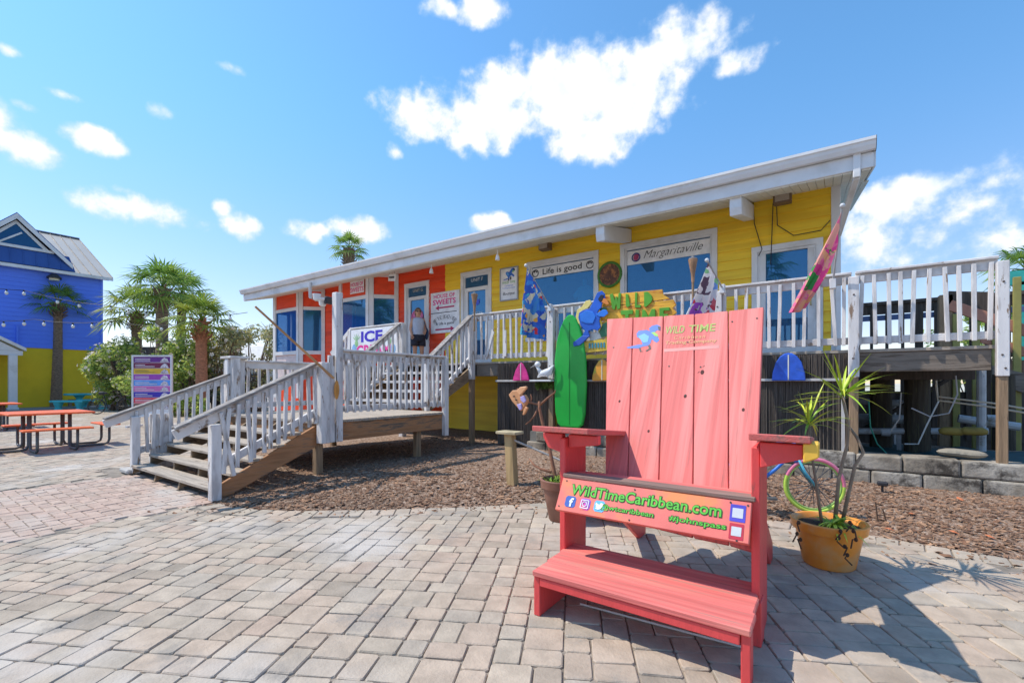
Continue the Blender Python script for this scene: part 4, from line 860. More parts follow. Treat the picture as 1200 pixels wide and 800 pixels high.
# big green board
p = at(667, 368, 7.22); q = at(667, 501, 7.22); Wg = at(686,440,7.22).x-at(648,440,7.22).x
m_gb = mat('green board paint', (.02,.40,.055), .28, .10, 1.5, .03, 10)
surf('surfboard', 'tall bright green surfboard standing against the deck beside the coral chair', (p.x, q.z), Wg, p.z-q.z, 7.30, [(0,0),(.55,.0),(.78,.03),(.92,.13),(1,.38),(.96,.6),(.84,.76),(.62,.88),(.38,.955),(.16,.99),(0,1)], m_gb, .07, stripe=plain('dark green stripe', (.01,.22,.03)))
def half(label, px, wpx, pyb, pyt, prof, m):
    c = at(px, pyb, 7.36); wd = at(px+wpx/2, pyb, 7.36).x-at(px-wpx/2, pyb, 7.36).x; surf('board_tip', label, (c.x, c.z), wd, at(px, pyt, 7.36).z-c.z, 7.37, prof, m, .035)
m_tip = [plain('pink board', (.75,.05,.28), .3, var=.3, scale=4), mat('orange yellow board', (.80,.34,.04), .3, .2, 3, second=(.45,.45,.05), thr=.55, sscale=2.5), plain('blue board', (.03,.11,.55), .3, var=.3, scale=4)]
half('pink pointed board tip resting on the reed screen batten', 611, 19, 446, 424.5, [(1,0),(.92,.2),(.68,.55),(.3,.88),(0,1)], m_tip[0])
half('orange and yellow board tip on the reed screen batten beside the coral chair', 706, 24, 446, 420, [(1,0),(.95,.25),(.72,.62),(.35,.9),(0,1)], m_tip[1])
half('blue rounded board tip on the rightmost reed screen', 924, 40, 446, 413.5, [(1,0),(.94,.3),(.76,.66),(.5,.88),(.2,.99),(0,1)], m_tip[2])
# blue macaw cut-out
y = 7.22
def cutout(name, label, cat, parts, loc):
    t = thing(name, label, cat, loc)
    for k, (nm, pts, m, dy, th) in enumerate(parts):
        mb = MB(); mb.prism([at(px, py, y)+V((0,-dy,0)) for px, py in pts], (0,th,0)); obj(nm, mb, m, t, bevel=.006)
    return t
def cz(pts): return [(660+a/8.571, 330+b/8.571) for a, b in pts]
m_mb = mat('macaw blue paint', (.02,.115,.56), .4, .2, 4, .1, 12); m_ml = plain('macaw light blue', (.03,.19,.70), .4)
t = cutout('macaw_cutout', 'flat wooden blue macaw cut-out fixed to the deck rail above the green board', 'sign', [
 ('body', cz([(340,110),(385,90),(415,120),(420,170),(390,215),(380,262),(350,290),(340,320),(375,330),(360,395),(375,455),(345,490),(300,480),(250,495),(265,545),(195,615),(165,620),(120,600),(190,545),(215,490),(170,430),(150,360),(160,310),(200,285),(265,270),(300,200)]), m_mb, 0, .03),
 ('wing', cz([(165,330),(230,290),(300,300),(330,350),(300,420),(235,420),(180,400)]), m_ml, .012, .012),
 ('face', cz([(350,175),(380,130),(410,135),(400,190),(370,205)]), m_ink, .012, .012),
 ('beak', cz([(405,165),(440,180),(465,225),(440,235),(410,220),(385,205)]), plain('orange beak', (.75,.25,.05)), .01, .015),
 ('arm', cz([(330,330),(400,280),(440,285),(455,320),(410,355),(360,350)]), m_ml, .016, .012),
 ('wing_edge', cz([(215,190),(262,180),(275,215),(235,265),(190,285),(150,320),(150,380),(180,430),(140,420),(115,350),(130,280),(180,245)]), plain('pale yellow', (.75,.62,.20)), -.035, .02),
 ('tail', cz([(190,545),(265,545),(195,615),(165,640),(105,650),(100,610)]), plain('deep macaw blue', (.03,.10,.45)), .008, .012)], at(690,365,y))
t = cutout('bird_perch_board', 'white oval board and green leaves behind the macaw cut-out', 'sign', [('board', cz([(35,575),(60,500),(160,470),(330,510),(425,505),(425,545),(300,585),(120,610)]), plain('cream board', (.62,.62,.58)), -.07, .02), ('leaf', cz([(385,420),(425,400),(428,540),(370,560),(345,500)]), plain('dull green leaf', (.05,.20,.10)), -.05, .012), ('leaf', cz([(350,262),(400,250),(430,270),(360,300)]), plain('dull green leaf', (.05,.20,.10)), -.05, .012)], at(690,392,y))
pa_, pb_ = at(690,404,7.3), at(716,388,7.3)
t = thing('perch_sign', 'small yellow and teal sign below the macaw cut-out', 'sign', pa_)
mb = MB(); mb.prism([at(x, yv, 7.26) for x, yv in [(678,411),(684,400),(712,397),(716,410),(690,413)]], (0,.03,0)); obj('panel', mb, mat('yellow green sign paint', (.60,.42,.05), .5, .3, 5), t, bevel=.004)
mb = MB()
for i in range(6): mb.box(at(690+i*3.4,404,7.255).x, at(692+i*3.4,404,7.255).x, 7.25, 7.256, at(690,408,7.255).z, at(690,402,7.255).z)
obj('lettering', mb, plain('teal lettering', (.05,.25,.33)), t)
# WILD TIME board
t = thing('wild_time_sign', 'carved orange plank sign with green WILD TIME letters behind the coral chair', 'sign', at(750,395,7.24))
mb = MB(); y = 7.30
m_or = mat('orange yellow plank', (.82,.42,.04), .5, .25, 2.5, .3, 10, (.6,4,4), second=(.55,.13,.02), thr=.58, sscale=4)
for k, pts in enumerate(([(700,356),(708,346),(735,343),(776,339),(777,345),(785,350),(770,352),(702,360)], [(702,361),(770,353),(789,351),(792,357),(788,361),(793,366),(786,371),(704,376)], [(705,377),(783,372),(776,390),(707,395)])):
    mb.prism([at(a, b, y) for a, b in pts], (0,.035,0))
obj('plank', mb, m_or, t, bevel=.004)
def glyph(pts):
    mb = MB(); mb.prism([at(a, b, y-.004) for a, b in pts], (0,-.018,0)); obj('letter', mb, plain('carved green', (.10,.36,.03)), t, bevel=.003)
glyph(cz([(470,130),(500,120),(520,190),(530,150),(545,150),(550,195),(560,115),(583,118),(575,270),(548,282),(535,225),(520,285),(495,270)])); glyph(cz([(630,125),(655,125),(675,245),(645,260),(632,240)])); glyph(cz([(725,110),(748,112),(745,235),(785,235),(780,262),(722,262)]))
glyph(cz([(815,105),(850,102),(890,140),(900,180),(880,215),(835,255),(815,250)]))
def cz2(px, pts): return [(px+a, 364+b) for a, b in pts]
glyph(cz2(728,[(0,0),(14,-1),(14,4),(9,4.5),(9,20),(5,20),(5,5),(0,5)])); glyph(cz2(745,[(0,-1),(4,-1),(4,18),(0,18)])); glyph(cz2(752,[(0,18),(1,-1),(4,-1),(8,7),(12,-2),(16,-2),(17,17),(13,17),(12,7),(9,13),(7,13),(4,8),(4,18)])); glyph(cz2(773,[(0,-3),(12,-4),(12,0),(5,0),(5,4),(10,4),(10,8),(5,8),(5,13),(12,12),(12,16),(0,17)]))
# white seabird figures on a shelf, wooden parrot on the bare shrub
def fig_blob(name, label, cat, pts, rs, m, extra=None):
    t = thing(name, label, cat, pts[0]); mb = MB(); mb.tube(pts, rs, 10); obj('body', mb, m, t, smooth=True); return t
m_bird = plain('white ceramic', (.72,.73,.75), .35)
t = thing('seabird_figure', 'white seabird figure on the small shelf below the deck rail', 'ornament', at(640,446,7.25))
def a_(x, yv, Y=7.22): return at(x, yv, Y)
mb = MB(); mb.tube([a_(630,442),a_(634,438),a_(640,437),a_(645,434),a_(649,428)], [.01,.05,.075,.06,.01], 10); mb.tube([a_(634,437),a_(631,432),a_(629,428)], [.05,.03,.03], 8); obj('body', mb, m_bird, t, smooth=True)
mb = MB(); mb.ell(a_(630,427), .06,.05,.055, 10, 8); obj('head', mb, m_bird, t, smooth=True)
mb = MB(); mb.cyl(a_(627,428), a_(621.5,431), .018, .004, 8); obj('beak', mb, plain('grey beak', (.3,.3,.3)), t)
mb = MB(); mb.prism([a_(638,440,7.14),a_(648,430,7.14),a_(650,426,7.16),a_(646,439,7.14)], (0,.02,0)); obj('wing', mb, plain('grey wing', (.35,.36,.38)), t)
mb = MB(); s0, s1 = a_(623,445), a_(648,445); mb.box(s0.x, s1.x, 7.14, 7.4, s0.z-.03, s0.z); o = obj('shelf', mb, m_bird, bevel=.004); tag(o, 'short white shelf under the white seabird figure', 'shelf')
mb = MB()
for k in range(160):
    c = a_(RN.uniform(628,647), RN.uniform(447,455), 7.3); mb.tint = RN.random(); v1 = V((RN.uniform(-1,1),RN.uniform(-1,.2),RN.uniform(-1,1)))*.05; v2 = V((RN.uniform(-1,1),RN.uniform(-1,.2),RN.uniform(-1,1)))*.03; mb.quad(c-v1, c-v2, c+v1, c+v2)
m_moss = mat('moss fern', (.10,.16,.03), .8, .4, 8, tint=[(.5,.6,.5),(1.2,1.2,.8)]); o = obj('hanging_fern', mb, m_moss); tag(o, 'small green fern tuft under the white shelf', 'plant')
# ================================================================ flags and torches
def flagmat(name, base, cols, scale=6, warp=.6, base_k=.38):
    m = bpy.data.materials.new(name); m.use_nodes = True; nt = m.node_tree; b = nt.nodes['Principled BSDF']; b.inputs['Roughness'].default_value = .75
    tcn = N(nt, 'ShaderNodeTexCoord'); nz = N(nt, 'ShaderNodeTexNoise'); nz.inputs['Scale'].default_value = 5; nt.links.new(tcn.outputs['Object'], nz.inputs[0])
    ad = N(nt, 'ShaderNodeVectorMath', operation='MULTIPLY_ADD'); nt.links.new(nz.outputs[1], ad.inputs[0]); ad.inputs[1].default_value = (warp,)*3; nt.links.new(tcn.outputs['Object'], ad.inputs[2])
    vo = N(nt, 'ShaderNodeTexVoronoi'); vo.inputs['Scale'].default_value = scale; nt.links.new(ad.outputs[0], vo.inputs['Vector'])
    sp = N(nt, 'ShaderNodeSeparateColor'); nt.links.new(vo.outputs['Color'], sp.inputs[0]); cr = N(nt, 'ShaderNodeValToRGB'); cr.color_ramp.interpolation = 'CONSTANT'; e = cr.color_ramp.elements
    while len(e) < len(cols)+1: e.new(.5)
    e[0].position = 0; e[0].color = (*base, 1); k0 = base_k
    for i, c in enumerate(cols): e[i+1].position = k0+(1-k0)*i/len(cols); e[i+1].color = (*c, 1)
    nt.links.new(sp.outputs[0], cr.inputs[0]); nt.links.new(cr.outputs[0], b.inputs['Base Color'])
    tr = N(nt, 'ShaderNodeBsdfTranslucent'); nt.links.new(cr.outputs[0], tr.inputs[0]); ms = N(nt, 'ShaderNodeMixShader'); ms.inputs[0].default_value = .3
    nt.links.new(b.outputs[0], ms.inputs[1]); nt.links.new(tr.outputs[0], ms.inputs[2]); nt.links.new(ms.outputs[0], nt.nodes['Material Output'].inputs[0]); return m
def flag(label, base, tip, corner, m, fold=.05, nf=3.5, nu=26, nv=30, s0=.06, s1=.9, ball=True, seedv=0, gather=.0):
    """corner(u, v): u along the pole from tip (0) to base (1), v down the cloth -> point"""
    t = thing('garden_flag', label, 'flag', base)
    mb = MB(); mb.cyl(base, tip, .013, n=8); obj('pole', mb, plain('grey flag pole', (.42,.41,.40), .4), t)
    mb = MB(); d = (tip-base).normalized(); mb.ell(tip+d*.02, .03,.03,.03, 10, 8); obj('finial', mb, plain('silver finial', (.6,.6,.6), .3), t)
    mb = MB(); mb.box(base.x-.035, base.x+.035, base.y-.03, base.y+.06, base.z-.08, base.z+.05); obj('bracket', mb, M['trim'], t, bevel=.005)
    mb = MB()
    for j in range(nv+1):
        for i in range(nu+1):
            u = i/nu; v = j/nv; p = corner(u, v); k = fold*(.15+v)
            p = p+V((math.sin(u*nf*6.28+v*1.3+seedv), .7*math.cos(u*nf*6.28*.8+v*2+seedv), .12*math.sin(u*9+seedv)))*k
            mb.v.append(p)
    for j in range(nv):
        for i in range(nu): a = j*(nu+1)+i; mb.f.append((a, a+1, a+nu+2, a+nu+1)); mb.m.append(0)
    obj('cloth', mb, m, t, smooth=True)
    return t
# tropical flag left
b1 = V((-4.26,7.33,2.74)); t1 = V((-4.30,6.60,3.34)); hem = at(613,384,6.62)
def f1(u, v):
    p = t1.lerp(b1, .03+.55*u); drop = 1.08*v; g = 1-.15*math.sin(min(1,v*1.25)*math.pi/2)
    q = t1.lerp(b1, .03+.55*.42); return V((q.x+(p.x-q.x)*g-.03*v+.30*(u-.45)*min(1,v*2), q.y+(p.y-q.y)*g, p.z*(1-.35*v)+q.z*.35*v-drop+.10*v*u))
flag('tropical flag in blue red and yellow hanging limp above the left deck rail', b1, t1, f1, flagmat('tropical flag print', (.05,.22,.62), [(.03,.10,.48),(.04,.16,.55),(.70,.04,.05),(.03,.12,.50),(.72,.05,.25),(.80,.38,.05),(.08,.45,.60),(.65,.60,.45),(.06,.25,.55)], 6, .7, .2), fold=.06)
b2 = V((-1.32,7.33,2.74)); t2 = at(829,306,6.72); lo2 = at(800,372,6.85)
def f2(u, v):
    p = t2.lerp(b2, .03+.72*u); q = t2.lerp(b2, .03); e = lo2+V((.42*u, .10*u, -.05-.12*u)); return p.lerp(e, v)
flag('white flag with red flowers and a purple corner flying behind the chair back', b2, t2, f2, flagmat('white red flag print', (.66,.64,.68), [(.60,.05,.08),(.62,.12,.15),(.16,.30,.66),(.10,.06,.10),(.20,.45,.22),(.66,.60,.64),(.35,.08,.50)], 7, .5), fold=.035, seedv=1)
b3 = at(976,331,7.33); t3 = at(987,243,7.02); lo3 = at(927,372,6.95)
def f3(u, v):
    p = t3.lerp(b3, .03+.50*u); e = lo3+V((.11*u+.02, .14*u, .06+.08*u)); k = v**1.1; q = p.lerp(e, k); q.x += .05*math.sin(v*3.14)*u; q.z -= .05*math.sin(v*3.14)*(u-.3); return q
flag('pink and green rose flag blowing from the rail at the shop corner', b3, t3, f3, flagmat('rose flag print', (.80,.36,.30), [(.82,.16,.34),(.80,.30,.34),(.84,.42,.22),(.74,.06,.28),(.05,.34,.07)], 5.5, .8, .25), fold=.05, seedv=2, nf=2.5)
for (px, py0, py1, Y, lb) in ((556,345,371,7.28,'brown tiki torch on the deck corner post by the stairs'),(812,304,352,7.34,'brown tiki torch behind the white and red flag')):
    p = at(px, py0, Y); q = at(px, py1, Y); t = thing('tiki_torch', lb, 'torch', (q.x, q.y, q.z-.25))
    mb = MB(); mb.cyl(V((p.x,p.y,q.z-.3)), V((p.x,p.y,p.z-.18)), .018, n=8); obj('pole', mb, M['woodv'], t)
    mb = MB(); mb.lathe([(.02,-.36),(.03,-.22),(.05,-.12),(.065,-.03),(.07,0),(.055,.005)], p, 14); obj('basket', mb, mat('torch bamboo', (.36,.20,.11), .7, .3, 8, .5, 30), t)
    mb = MB(); mb.lathe([(.055,0),(.06,.02),(.02,.03),(.02,.05),(.0,.05)], p, 12); obj('burner', mb, plain('burner tin', (.35,.32,.3), .4), t)
# ================================================================ landing pole things
t = thing('flood_light', 'twin headed white floodlight on top of the tall landing post', 'lamp', at(392,347,3.87))
c = V((LX1-.09, 3.82, 2.50)); mb = MB(); mb.box(c.x-.05, c.x+.02, c.y-.06, c.y+.06, c.z-.05, c.z+.05); obj('base', mb, M['black'], t, bevel=.01)
for d in ((-.13,-.02,-.03),(-.05,-.16,.02)):
    v = V(d); mb = MB(); mb.cyl(c+v*.4, c+v, .02, n=8); mb.lathe([(.02,-.05),(.045,-.03),(.055,.03),(.058,.05),(.0,.045)], c+v, 14); obj('lamp_head', mb, plain('white lamp head', (.7,.7,.7), .3), t)
mb = MB(); mb.cyl(at(299,359,2.75), at(391,443,3.74), .014, .018, 8); o = obj('bamboo_pole', mb, mat('bamboo', (.50,.27,.12), .5, .25, 3, .2, 10)); tag(o, 'brown bamboo pole leaning up and outwards from the landing newel', 'pole')
c = V((LX1+.10, 3.80, EYE-.09)); t = thing('wooden_float', 'small orange wooden surfboard shaped plaque hanging on the landing newel post', 'plaque', c)
mb = MB(); mb.prism([(c.x,c.y+a*.04,c.z+b*.135) for a, b in [(0,-1),(.5,-.85),(.9,-.4),(1,0),(.9,.4),(.5,.85),(0,1),(-.5,.85),(-.9,.4),(-1,0),(-.9,-.4),(-.5,-.85)]], (.025,0,0)); obj('board', mb, mat('varnished wood', (.62,.27,.06), .35, .25, 4, 0, 10, (8,8,1)), t, bevel=.008)
mb = MB(); mb.tube([(c.x+.012,c.y,c.z+.13),(c.x+.0,c.y,c.z+.24)], .006, 6); obj('cord', mb, M['black'], t)
# ice cream banner on the deck rail
x0, x1 = -10.30, -8.52; z0, z1 = RT-.84, RT-.05
t = board('ice_cream_banner', 'white ICE CREAM banner tied to the deck rail left of the stairs', 'banner', x0, x1, z0, z1, DY-.085, m_wht, .012)
yb = DY-.099; cx = (x0+x1)/2; text('ICE', V((cx-.05,yb,z1-.20)), RX, UZ, .84, .28, plain('ultramarine', (.05,.03,.48)), t, bold=.035); text('CREAM', V((cx,yb,z1-.55)), RX, UZ, 1.32, .29, plain('hot pink', (.80,.05,.32)), t, bold=.035)
mb = MB()
for dx in (-.66, .62):
    for k in range(5): a = rad(40+k*25); p = V((cx+dx,yb,z1-.30)); mb.prism([p, p+V((math.cos(a-.12),0,math.sin(a-.12)))*.12, p+V((math.cos(a),0,math.sin(a)))*.2, p+V((math.cos(a+.12),0,math.sin(a+.12)))*.12], (0,-.002,0))
    mb.ell(V((cx+dx,yb,z1-.36)), .07,.003,.09)
obj('palm_print', mb, plain('pale green print', (.30,.55,.25)), t)
mb = MB(); mb.ell(V((x0+.14,yb,z0+.28)), .10,.003,.14); obj('cone_print', mb, plain('pale blue print', (.25,.45,.70)), t); mb = MB(); mb.ell(V((x1-.14,yb,z0+.24)), .10,.003,.12); obj('cone_print', mb, plain('pale blue print', (.25,.45,.70)), t)
# ================================================================ post, planters, shrub, dracaena, bicycle
p = gnd(601, 568, .05); t = thing('post_stub', 'short wooden post with a flat cap standing in the mulch', 'post', (p.x, p.y, 0))
mb = MB(); mb.bar((p.x,p.y,0), (p.x-.045,p.y,.69), .12, .10, up=(0,1,0)); obj('post', mb, mat('yellowed timber', (.42,.29,.14), .8, .3, 3, .4, 14, WOODV), t, bevel=.006); mb = MB(); mb.box(p.x-.20, p.x+.10, p.y-.10, p.y+.10, .69, .725); obj('cap', mb, mat('pale cap board', (.46,.38,.24), .8, .3, 4, .4, 14), t, bevel=.005)
mb = MB(); mb.tube([V((p.x,p.y,.62)), V((p.x+.4,p.y+.25,.42)), V((p.x+.95,p.y+.5,.17))], .014, 6); o = obj('rope', mb, plain('grey rope', (.45,.42,.38), .9)); tag(o, 'slack grey rope running from the short post into the mulch', 'rope')
def pot(name, label, c, r0, r1, h, m, rim=.03, group=None):
    t = thing(name, label, 'flower pot', c, group=group); c = V(c)
    mb = MB(); mb.lathe([(0,0),(r0*.93,0),(r0,.012),(r0+(r1-r0)*.78,h*.78),(r1*1.0,h*.79),(r1*1.04,h*.80),(r1*1.08,h*.985),(r1*1.06,h),(r1*.97,h),(r1*.94,h*.97),(r1*.9,h*.85)], c, 40); obj('pot', mb, m, t, smooth=True).modifiers.new('e', 'EDGE_SPLIT').split_angle = rad(35)
    mb = MB(); mb.lathe([(0,h*.88),(r1*.5,h*.9),(r1*.93,h*.87)], c, 30); obj('soil', mb, plain('potting soil', (.05,.035,.025), .95, bump=1.0), t, smooth=True)
    return t
m_terra = mat('orange glazed clay', (.88,.31,.04), .35, .10, 2.5, .1, 20, second=(.45,.20,.07), thr=.68, sscale=3, third=(.76,.40,.16), thr3=.6, s3=3)
m_brown = mat('brown clay', (.20,.085,.055), .55, .2, 3, .15, 20, third=(.27,.13,.09), thr3=.58)
cp = V((-.015, 4.10, 0)); pot('flower_pot', 'orange terracotta pot holding a spiky dracaena right of the coral chair', cp, .165, .225, .325, m_terra)
b_ = gnd(657, 613, 0); cb = V((b_.x-.05, b_.y+.12, 0)); pot('flower_pot', 'dark brown clay pot with a bare twisted shrub behind the chair left side', cb, .13, .20, .40, m_brown)
c2 = gnd(712, 612, 0)+V((0,.12,0)); c2.z = 0; pot('flower_pot', 'low terracotta bowl on the pavers behind the website board', c2, .10, .24, .20, mat('terracotta', (.50,.20,.12), .7, .15, 4))
mb = MB()
for (px, py) in [(936,612),(934,625),(938,632),(1000,622),(1003,632),(996,612),(985,622),(990,640),(993,650),(983,630)]:
    c = at(px, py, 3.86); mb.tube([c, c+V((RN.uniform(-.02,.02),-.02,RN.uniform(-.03,.01))), c+V((RN.uniform(-.04,.04),-.015,-.06))], .005, 5); mb.ell(c, .012,.006,.016, 6, 4)
o = obj('dry_vine', mb, plain('dry vine', (.09,.05,.03), .9)); tag(o, 'dried brown vine spilling over the rim of the orange pot', 'plant')
# leaf blades
def blade(mb, o, d, L, wd, droop, n=5, up=V((0,0,1))):
    d = V(d).normalized(); s = d.cross(up)
    if s.length < .05: s = V((1,0,0))
    s.normalize(); mb.tint = RN.random(); vs = []; fs = []
    for i in range(n+1):
        f = i/n; p = o+d*L*f+V((0,0,-droop*L*f*f)); w2 = wd*(.35+.65*math.sin(min(1,f*2.2)*math.pi/2))*(1-f**2.2)+.0008; nrm = s.cross(d)
        vs += [p-s*w2+nrm*w2*.35, p, p+s*w2+nrm*w2*.35]
    for i in range(n): fs += [(3*i,3*i+1,3*i+4,3*i+3),(3*i+1,3*i+2,3*i+5,3*i+4)]
    mb.add(vs, fs)
m_drac = mat('dracaena leaf', (.38,.50,.06), .4, .2, 5, tint=[(.55,.75,.6),(.9,1,.8),(1.2,1.1,.8),(1.5,1.15,.7)]); m_stem = mat('grey stem', (.28,.21,.15), .85, .25, 6, .5, 30)
t = thing('dracaena', 'spiky yellow green dracaena with bare stems growing from the orange pot', 'plant', cp+V((0,0,.28)))
mb = MB()
def stem(pts, r): mb.tube(pts, r, 8)
Yd = 4.05
H1 = at(968,500,4.0); H2 = at(948,496,3.98); H3 = at(987,463,4.10)
stem([V((.02,4.10,.27)), at(983,560,4.1), at(993,520,4.12), at(994,495,4.12), H3], [.014,.012,.011,.011,.010])
stem([V((.06,4.12,.27)), at(995,575,4.12), at(1002,545,4.12), at(1012,530,4.12), at(1004,512,4.12), at(995,500,4.12)], [.013,.012,.011,.010,.010,.008])
stem([V((-.05,4.02,.27)), at(957,570,3.98), at(951,530,3.97), H2], [.011,.010,.009,.008])
obj('stem', mb, m_stem, t, smooth=True)
mb = MB()
for (c, n, L) in ((H3,40,.40),(H2,36,.36)):
    for k in range(n):
        g = RN.uniform(0, 6.28); e = math.asin(RN.uniform(-.15, .98)); blade(mb, c+V((0,0,RN.uniform(-.03,.03))), (math.cos(g)*math.cos(e), math.sin(g)*math.cos(e), math.sin(e)), L*RN.uniform(.65,1.1), .0095, RN.uniform(.05,.45))
for k in range(34):
    g = RN.uniform(0,6.28); e = rad(RN.uniform(5,65)); blade(mb, V((.02,4.03,.31))+V((RN.uniform(-.04,.04),RN.uniform(-.04,.04),0)), (math.cos(g)*math.cos(e), math.sin(g)*math.cos(e), math.sin(e)), RN.uniform(.14,.26), .012, .6)
obj('leaves', mb, m_drac, t)
t = thing('bare_shrub', 'leafless brown twisted shrub growing from the dark brown pot', 'plant', cb+V((0,0,.36)))
mb = MB(); Ys = cb.y
for pts, r in (([(655,580),(650,555),(644,525),(637,500),(632,478),(632,470)], [.022,.02,.018,.017,.015,.012]), ([(632,475),(642,466),(650,460),(651,457)], [.012,.010,.008,.004]), ([(632,474),(625,472),(619,471),(612,466),(606,455)], [.012,.011,.010,.008,.006]), ([(630,478),(627,486),(620,494),(616,497)], [.011,.010,.008,.005]), ([(646,553),(633,549),(626,545),(620,537)], [.014,.012,.010,.006]), ([(622,472),(623,466),(622,462)], [.009,.007,.005])):
    mb.tube([at(x, yv, Ys+.02*math.sin(x)) for x, yv in pts], r, 7)
obj('stem', mb, mat('red brown bark', (.26,.12,.07), .8, .3, 6, .5, 30), t, smooth=True)
mb = MB()
for k in range(90):
    g = RN.uniform(0,6.28); e = rad(RN.uniform(15,80)); blade(mb, cb+V((RN.uniform(-.12,.12),RN.uniform(-.12,.12),.35)), (math.cos(g)*math.cos(e), math.sin(g)*math.cos(e), math.sin(e)), RN.uniform(.08,.2), .01, .5, 3)
obj('grass_tuft', mb, mat('grass tuft', (.20,.30,.03), .6, .2, 6, tint=[(.6,.8,.6),(1.3,1.2,.8)]), t)
# painted wooden bird on the shrub
def cb5(pts): return [(590+a/13.33, 440+b/13.33) for a, b in pts]
t = thing('wooden_bird', 'tan carved wooden bird with lilac patches perched on the bare shrub', 'ornament', at(612,466,Ys-.03))
for nm, pts, m, dy, th in (('body', [(75,300),(140,230),(215,225),(270,310),(320,300),(365,370),(360,420),(330,470),(265,555),(215,500),(130,400)], plain('tan wood', (.62,.30,.14)), 0, .05), ('wing', [(215,240),(270,180),(370,165),(375,195),(310,270),(265,315)], plain('light tan wood', (.70,.36,.18)), .02, .03), ('patch', [(270,330),(330,310),(362,395),(330,430),(280,390)], plain('lilac paint', (.42,.36,.66)), .018, .02), ('patch', [(215,450),(290,430),(300,520),(262,545)], plain('lilac paint', (.42,.36,.66)), .018, .02), ('tail', [(345,480),(385,500),(330,610),(300,615),(310,550)], plain('tan wood', (.62,.30,.14)), .01, .03), ('eye', [(160,320),(175,310),(185,325),(170,338)], M['black'], .03, .04), ('eye', [(195,375),(210,365),(220,380),(205,393)], M['black'], .03, .04)):
    mb = MB(); mb.prism([at(x, yv, Ys-.05)+V((0,-dy,0)) for x, yv in cb5(pts)], (0,th,0)); obj(nm, mb, m, t, bevel=.006)
# bicycle parked behind the chair
g = gnd(954, 600, .06); bk = thing('bicycle', 'painted bicycle with a lime and pink front wheel on the mulch behind the chair', 'bicycle', (g.x, g.y, .05), rz=TH-rad(14))
R1 = .275
def wheel(x, cols):
    w_ = MB(); w_.torus((x,0,R1), R1-.018, .018, n=44, m=8, a0=0, a1=3.5); o = obj('wheel', w_, cols[0], bk, local=True, smooth=True)
    w_ = MB(); w_.torus((x,0,R1), R1-.018, .0185, n=34, m=8, a0=3.5, a1=6.2832); obj('tyre', w_, cols[1], o, local=True, smooth=True)
    w_ = MB(); w_.torus((x,0,R1), R1-.042, .010, n=44, m=6); obj('rim', w_, cols[2], o, local=True, smooth=True)
    w_ = MB()
    for k in range(28): a = 6.283*k/28; w_.cyl((x+.02*math.cos(a+1.2*(-1)**k),.02*(-1)**k,R1+.02*math.sin(a+1.2*(-1)**k)), (x+(R1-.05)*math.cos(a),0,R1+(R1-.05)*math.sin(a)), .0035, n=4)
    w_.cyl((x,-.05,R1), (x,.05,R1), .02, n=10); obj('spokes', w_, M['grey'], o, local=True)
m_lime = plain('lime paint', (.48,.68,.10), .4); m_pkt = plain('pink tyre', (.80,.22,.34), .5); m_teal = plain('aqua paint', (.08,.40,.55), .4); m_bf = plain('blue frame paint', (.03,.17,.60), .35)
wheel(0, [m_lime, m_pkt, plain('lime rim', (.35,.55,.15))]); wheel(-.92, [m_teal, m_lime, m_bf])
mb = MB()
hd = V((-.17,0,.61)); hb_ = V((-.145,0,.53)); bb = V((-.52,0,.26)); stp = V((-.66,0,.70)); rx = V((-.92,0,R1))
for p, q, r in ((hd,bb,.018),(hd+V((0,0,-.05)),stp+V((.03,0,-.12)),.014),(bb,stp,.015)): mb.tube([p, p.lerp(q,.5)+V((0,0,-.02)), q], r, 8)
for s in (-.05, .05): mb.cyl(rx+V((0,s,0)), bb+V((0,s*.5,0)), .010, n=6); mb.cyl(rx+V((0,s,0)), stp+V((.02,s*.3,-.08)), .009, n=6)
mb.cyl(hb_+V((-.015,0,-.03)), hd+V((-.01,0,.05)), .02, n=8); obj('frame', mb, m_bf, bk, local=True, smooth=True)
mb = MB()
for s in (-.05, .05): mb.tube([hb_+V((0,s*.6,0)), hb_+V((.05,s,-.12)), V((0,s,R1))], .011, 8)
obj('fork', mb, m_teal, bk, local=True, smooth=True)
mb = MB(); mb.tube([V((-.26,-.26,.66)),V((-.14,-.22,.68)),V((-.15,-.05,.67)),hd+V((-.01,0,.02)),V((-.15,.05,.67)),V((-.14,.22,.68)),V((-.26,.26,.66))], .011, 8); mb.cyl(hd, hd+V((-.01,0,.05)), .012, n=8); obj('handlebar', mb, m_bf, bk, local=True, smooth=True)
mb = MB(); mb.tube([V((-.78,0,.74)),V((-.70,0,.75)),V((-.55,0,.745))], [.08,.065,.02], 10); mb.cyl(V((-.66,0,.66)), V((-.665,0,.74)), .013, n=6); obj('saddle', mb, M['black'], bk, local=True, smooth=True)
mb = MB(); mb.torus(bb+V((0,-.04,0)), .075, .008, n=24, m=6); mb.cyl(bb+V((0,-.06,0)), bb+V((.12,-.06,-.11)), .008, n=6); mb.box(bb.x+.08, bb.x+.16, -.13, -.05, bb.z-.125, bb.z-.105); mb.cyl(bb+V((0,.06,0)), bb+V((-.12,.06,.11)), .008, n=6); mb.box(bb.x-.16, bb.x-.08, .05, .13, bb.z+.10, bb.z+.12); mb.cyl(V((-.62,-.03,.24)), V((-.70,-.16,.0)), .008, n=6); obj('crank', mb, M['grey'], bk, local=True)
